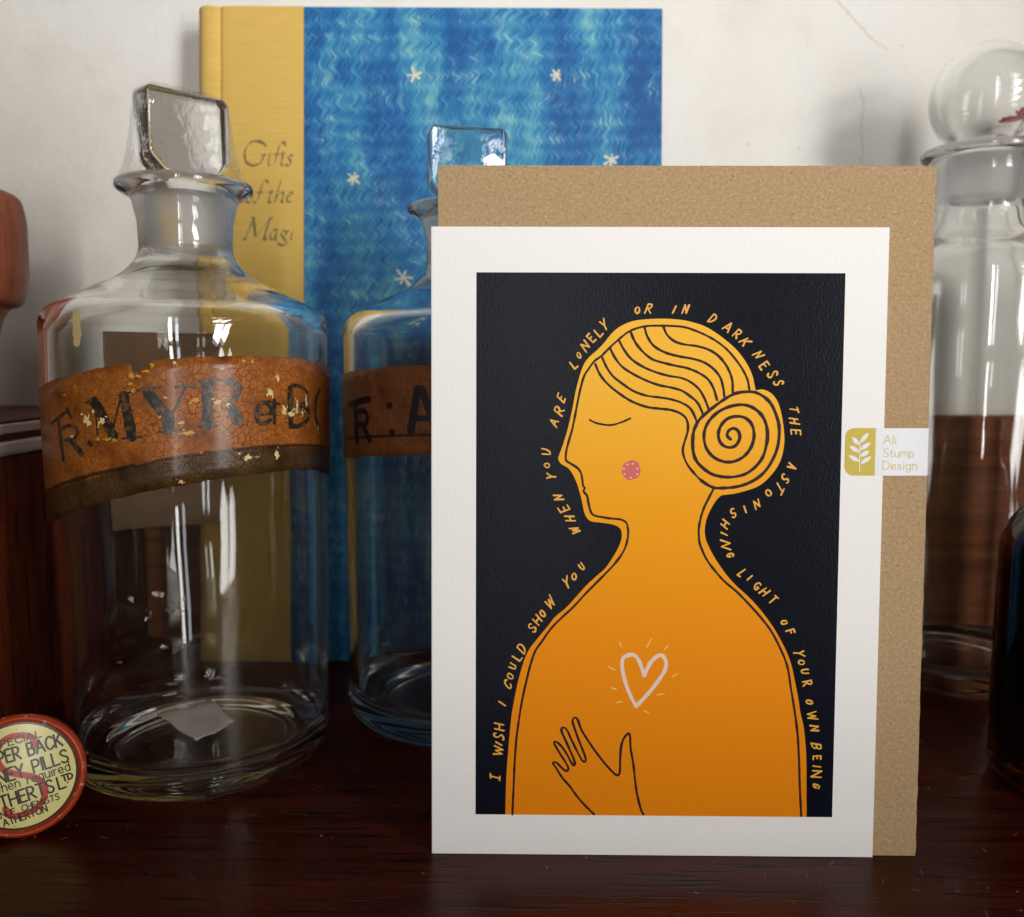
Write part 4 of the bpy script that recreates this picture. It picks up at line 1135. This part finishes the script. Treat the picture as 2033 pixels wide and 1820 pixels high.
env = card_frame('kraft_envelope', -17.3, 201.4)
tag(env, 'brown kraft paper envelope standing upright directly behind the white card', 'envelope')
rng = random.Random(8)
edge = []
W_, H_ = 114.0, 162.0
N_ = 60
for i in range(N_): edge.append((W_ * i / N_, 0))
for i in range(N_): edge.append((W_ + rng.uniform(-.10, .10), H_ * i / N_))
for i in range(N_): edge.append((W_ - W_ * i / N_, H_ + rng.uniform(-.04, .04)))
for i in range(N_): edge.append((0, H_ - H_ * i / N_))
v = [(x, 0, z) for x, z in edge] + [(x, .7, z) for x, z in edge]
n = len(edge)
f = [tuple(range(n)), tuple(reversed(range(n, 2 * n)))] + [(i, n + i, n + (i + 1) % n, (i + 1) % n) for i in range(n)]
mesh('pocket', v, f, M_KRAFT, env)
mesh('flap', [(1, .72, 161.8), (113, .72, 161.8), (96, .72, 112), (18, .72, 112), (1, .95, 161.8), (113, .95, 161.8), (96, .95, 112), (18, .95, 112)], [(0, 1, 2, 3), (7, 6, 5, 4), (0, 4, 5, 1), (1, 5, 6, 2), (2, 6, 7, 3), (3, 7, 4, 0)], M_KRAFT, env)

# paper sticker that holds card and envelope together
stk = card_frame('paper_sticker', -18.87, 200.63)
tag(stk, 'white and ochre paper sticker with leaf sprig, bridging card edge and envelope', 'sticker')
def ys(x):
    q = min(1.0, max(0.0, (x - 103.1) / 11.0))
    return -0.09 + 0.78 * q * q * (3 - 2 * q)
ENDX = 115.62
def strip(name, xs, z0f, z1f, mat):
    v, f = [], []
    for x in xs:
        for z in (z0f(x), z1f(x)):
            v.append((x, ys(x), z)); v.append((x, ys(x) + .07, z))
    for i in range(len(xs) - 1):
        a = i * 4; b = a + 4
        f += [(a, b, b + 2, a + 2), (a + 1, a + 3, b + 3, b + 1), (a, a + 1, b + 1, b), (a + 2, b + 2, b + 3, a + 3)]
    f.append((0, 2, 3, 1)); a = (len(xs) - 1) * 4; f.append((a, a + 1, a + 3, a + 2))
    return mesh(name, v, f, mat, stk)
rc = 2.1
def inset(x):
    d = x - 96.12
    return rc - math.sqrt(max(0, rc * rc - (rc - d) ** 2)) if d < rc else 0
strip('ochre_block', [96.12 + rc * (1 - math.cos(math.pi / 2 * i / 8)) for i in range(9)] + [103.06], lambda x: 91.05 + inset(x), lambda x: 102.1 - inset(x), M_GOLD)
wb = strip('white_block', [103.06] + [103.1 + 11.0 * i / 22 for i in range(23)] + [ENDX], lambda x: 91.05, lambda x: 102.1, M_WHITE)

fs = lambda a, b, c: (a, ys(a) - c, b)
k = Ink(0.02, 0.002)
k.stroke(catmull([(99.55, 92.1), (99.45, 96.96), (99.55, 99.2)], 6), .22)
k.build('sprig_stem', M_WHITE, stk, fs)
for a, b in (((99.5, 98.7), (101.4, 101.0)), ((99.35, 98.2), (97.6, 99.95)), ((99.45, 97.05), (101.95, 98.75)), ((99.35, 96.55), (97.05, 97.9)), ((99.6, 95.55), (101.7, 96.8)), ((99.4, 94.4), (96.85, 95.75)), ((99.7, 93.85), (102.2, 95.5))):
    A = Vector(a); B = Vector(b); d = B - A; nn = Vector((-d.y, d.x)).normalized()
    up = [A + d * t_ + nn * .52 * math.sin(math.pi * t_) ** .8 for t_ in [i / 8 for i in range(9)]]
    dn = [A + d * t_ - nn * .52 * math.sin(math.pi * t_) ** .8 for t_ in [i / 8 for i in range(7, 0, -1)]]
    k = Ink(0.03, 0.0); k.poly([tuple(q) for q in up + dn]); k.build('sprig_leaf', M_WHITE, stk, fs)
for s_, z_, w_ in (('Ali', 98.45, 2.95), ('Stump', 95.42, 7.3), ('Design', 92.5, 8.1)):
    k = Ink(0.03, 0.001)
    if s_ == 'Ali': x0 = 104.75
    else: x0 = 104.75
    # start of the line bridges the card edge; letters follow the paper
    k.text(s_, x0 + .2, z_, 1.95, w_, FONT, .20, 0, .2)
    k.build('lettering', M_GOLDTXT, stk, fs)
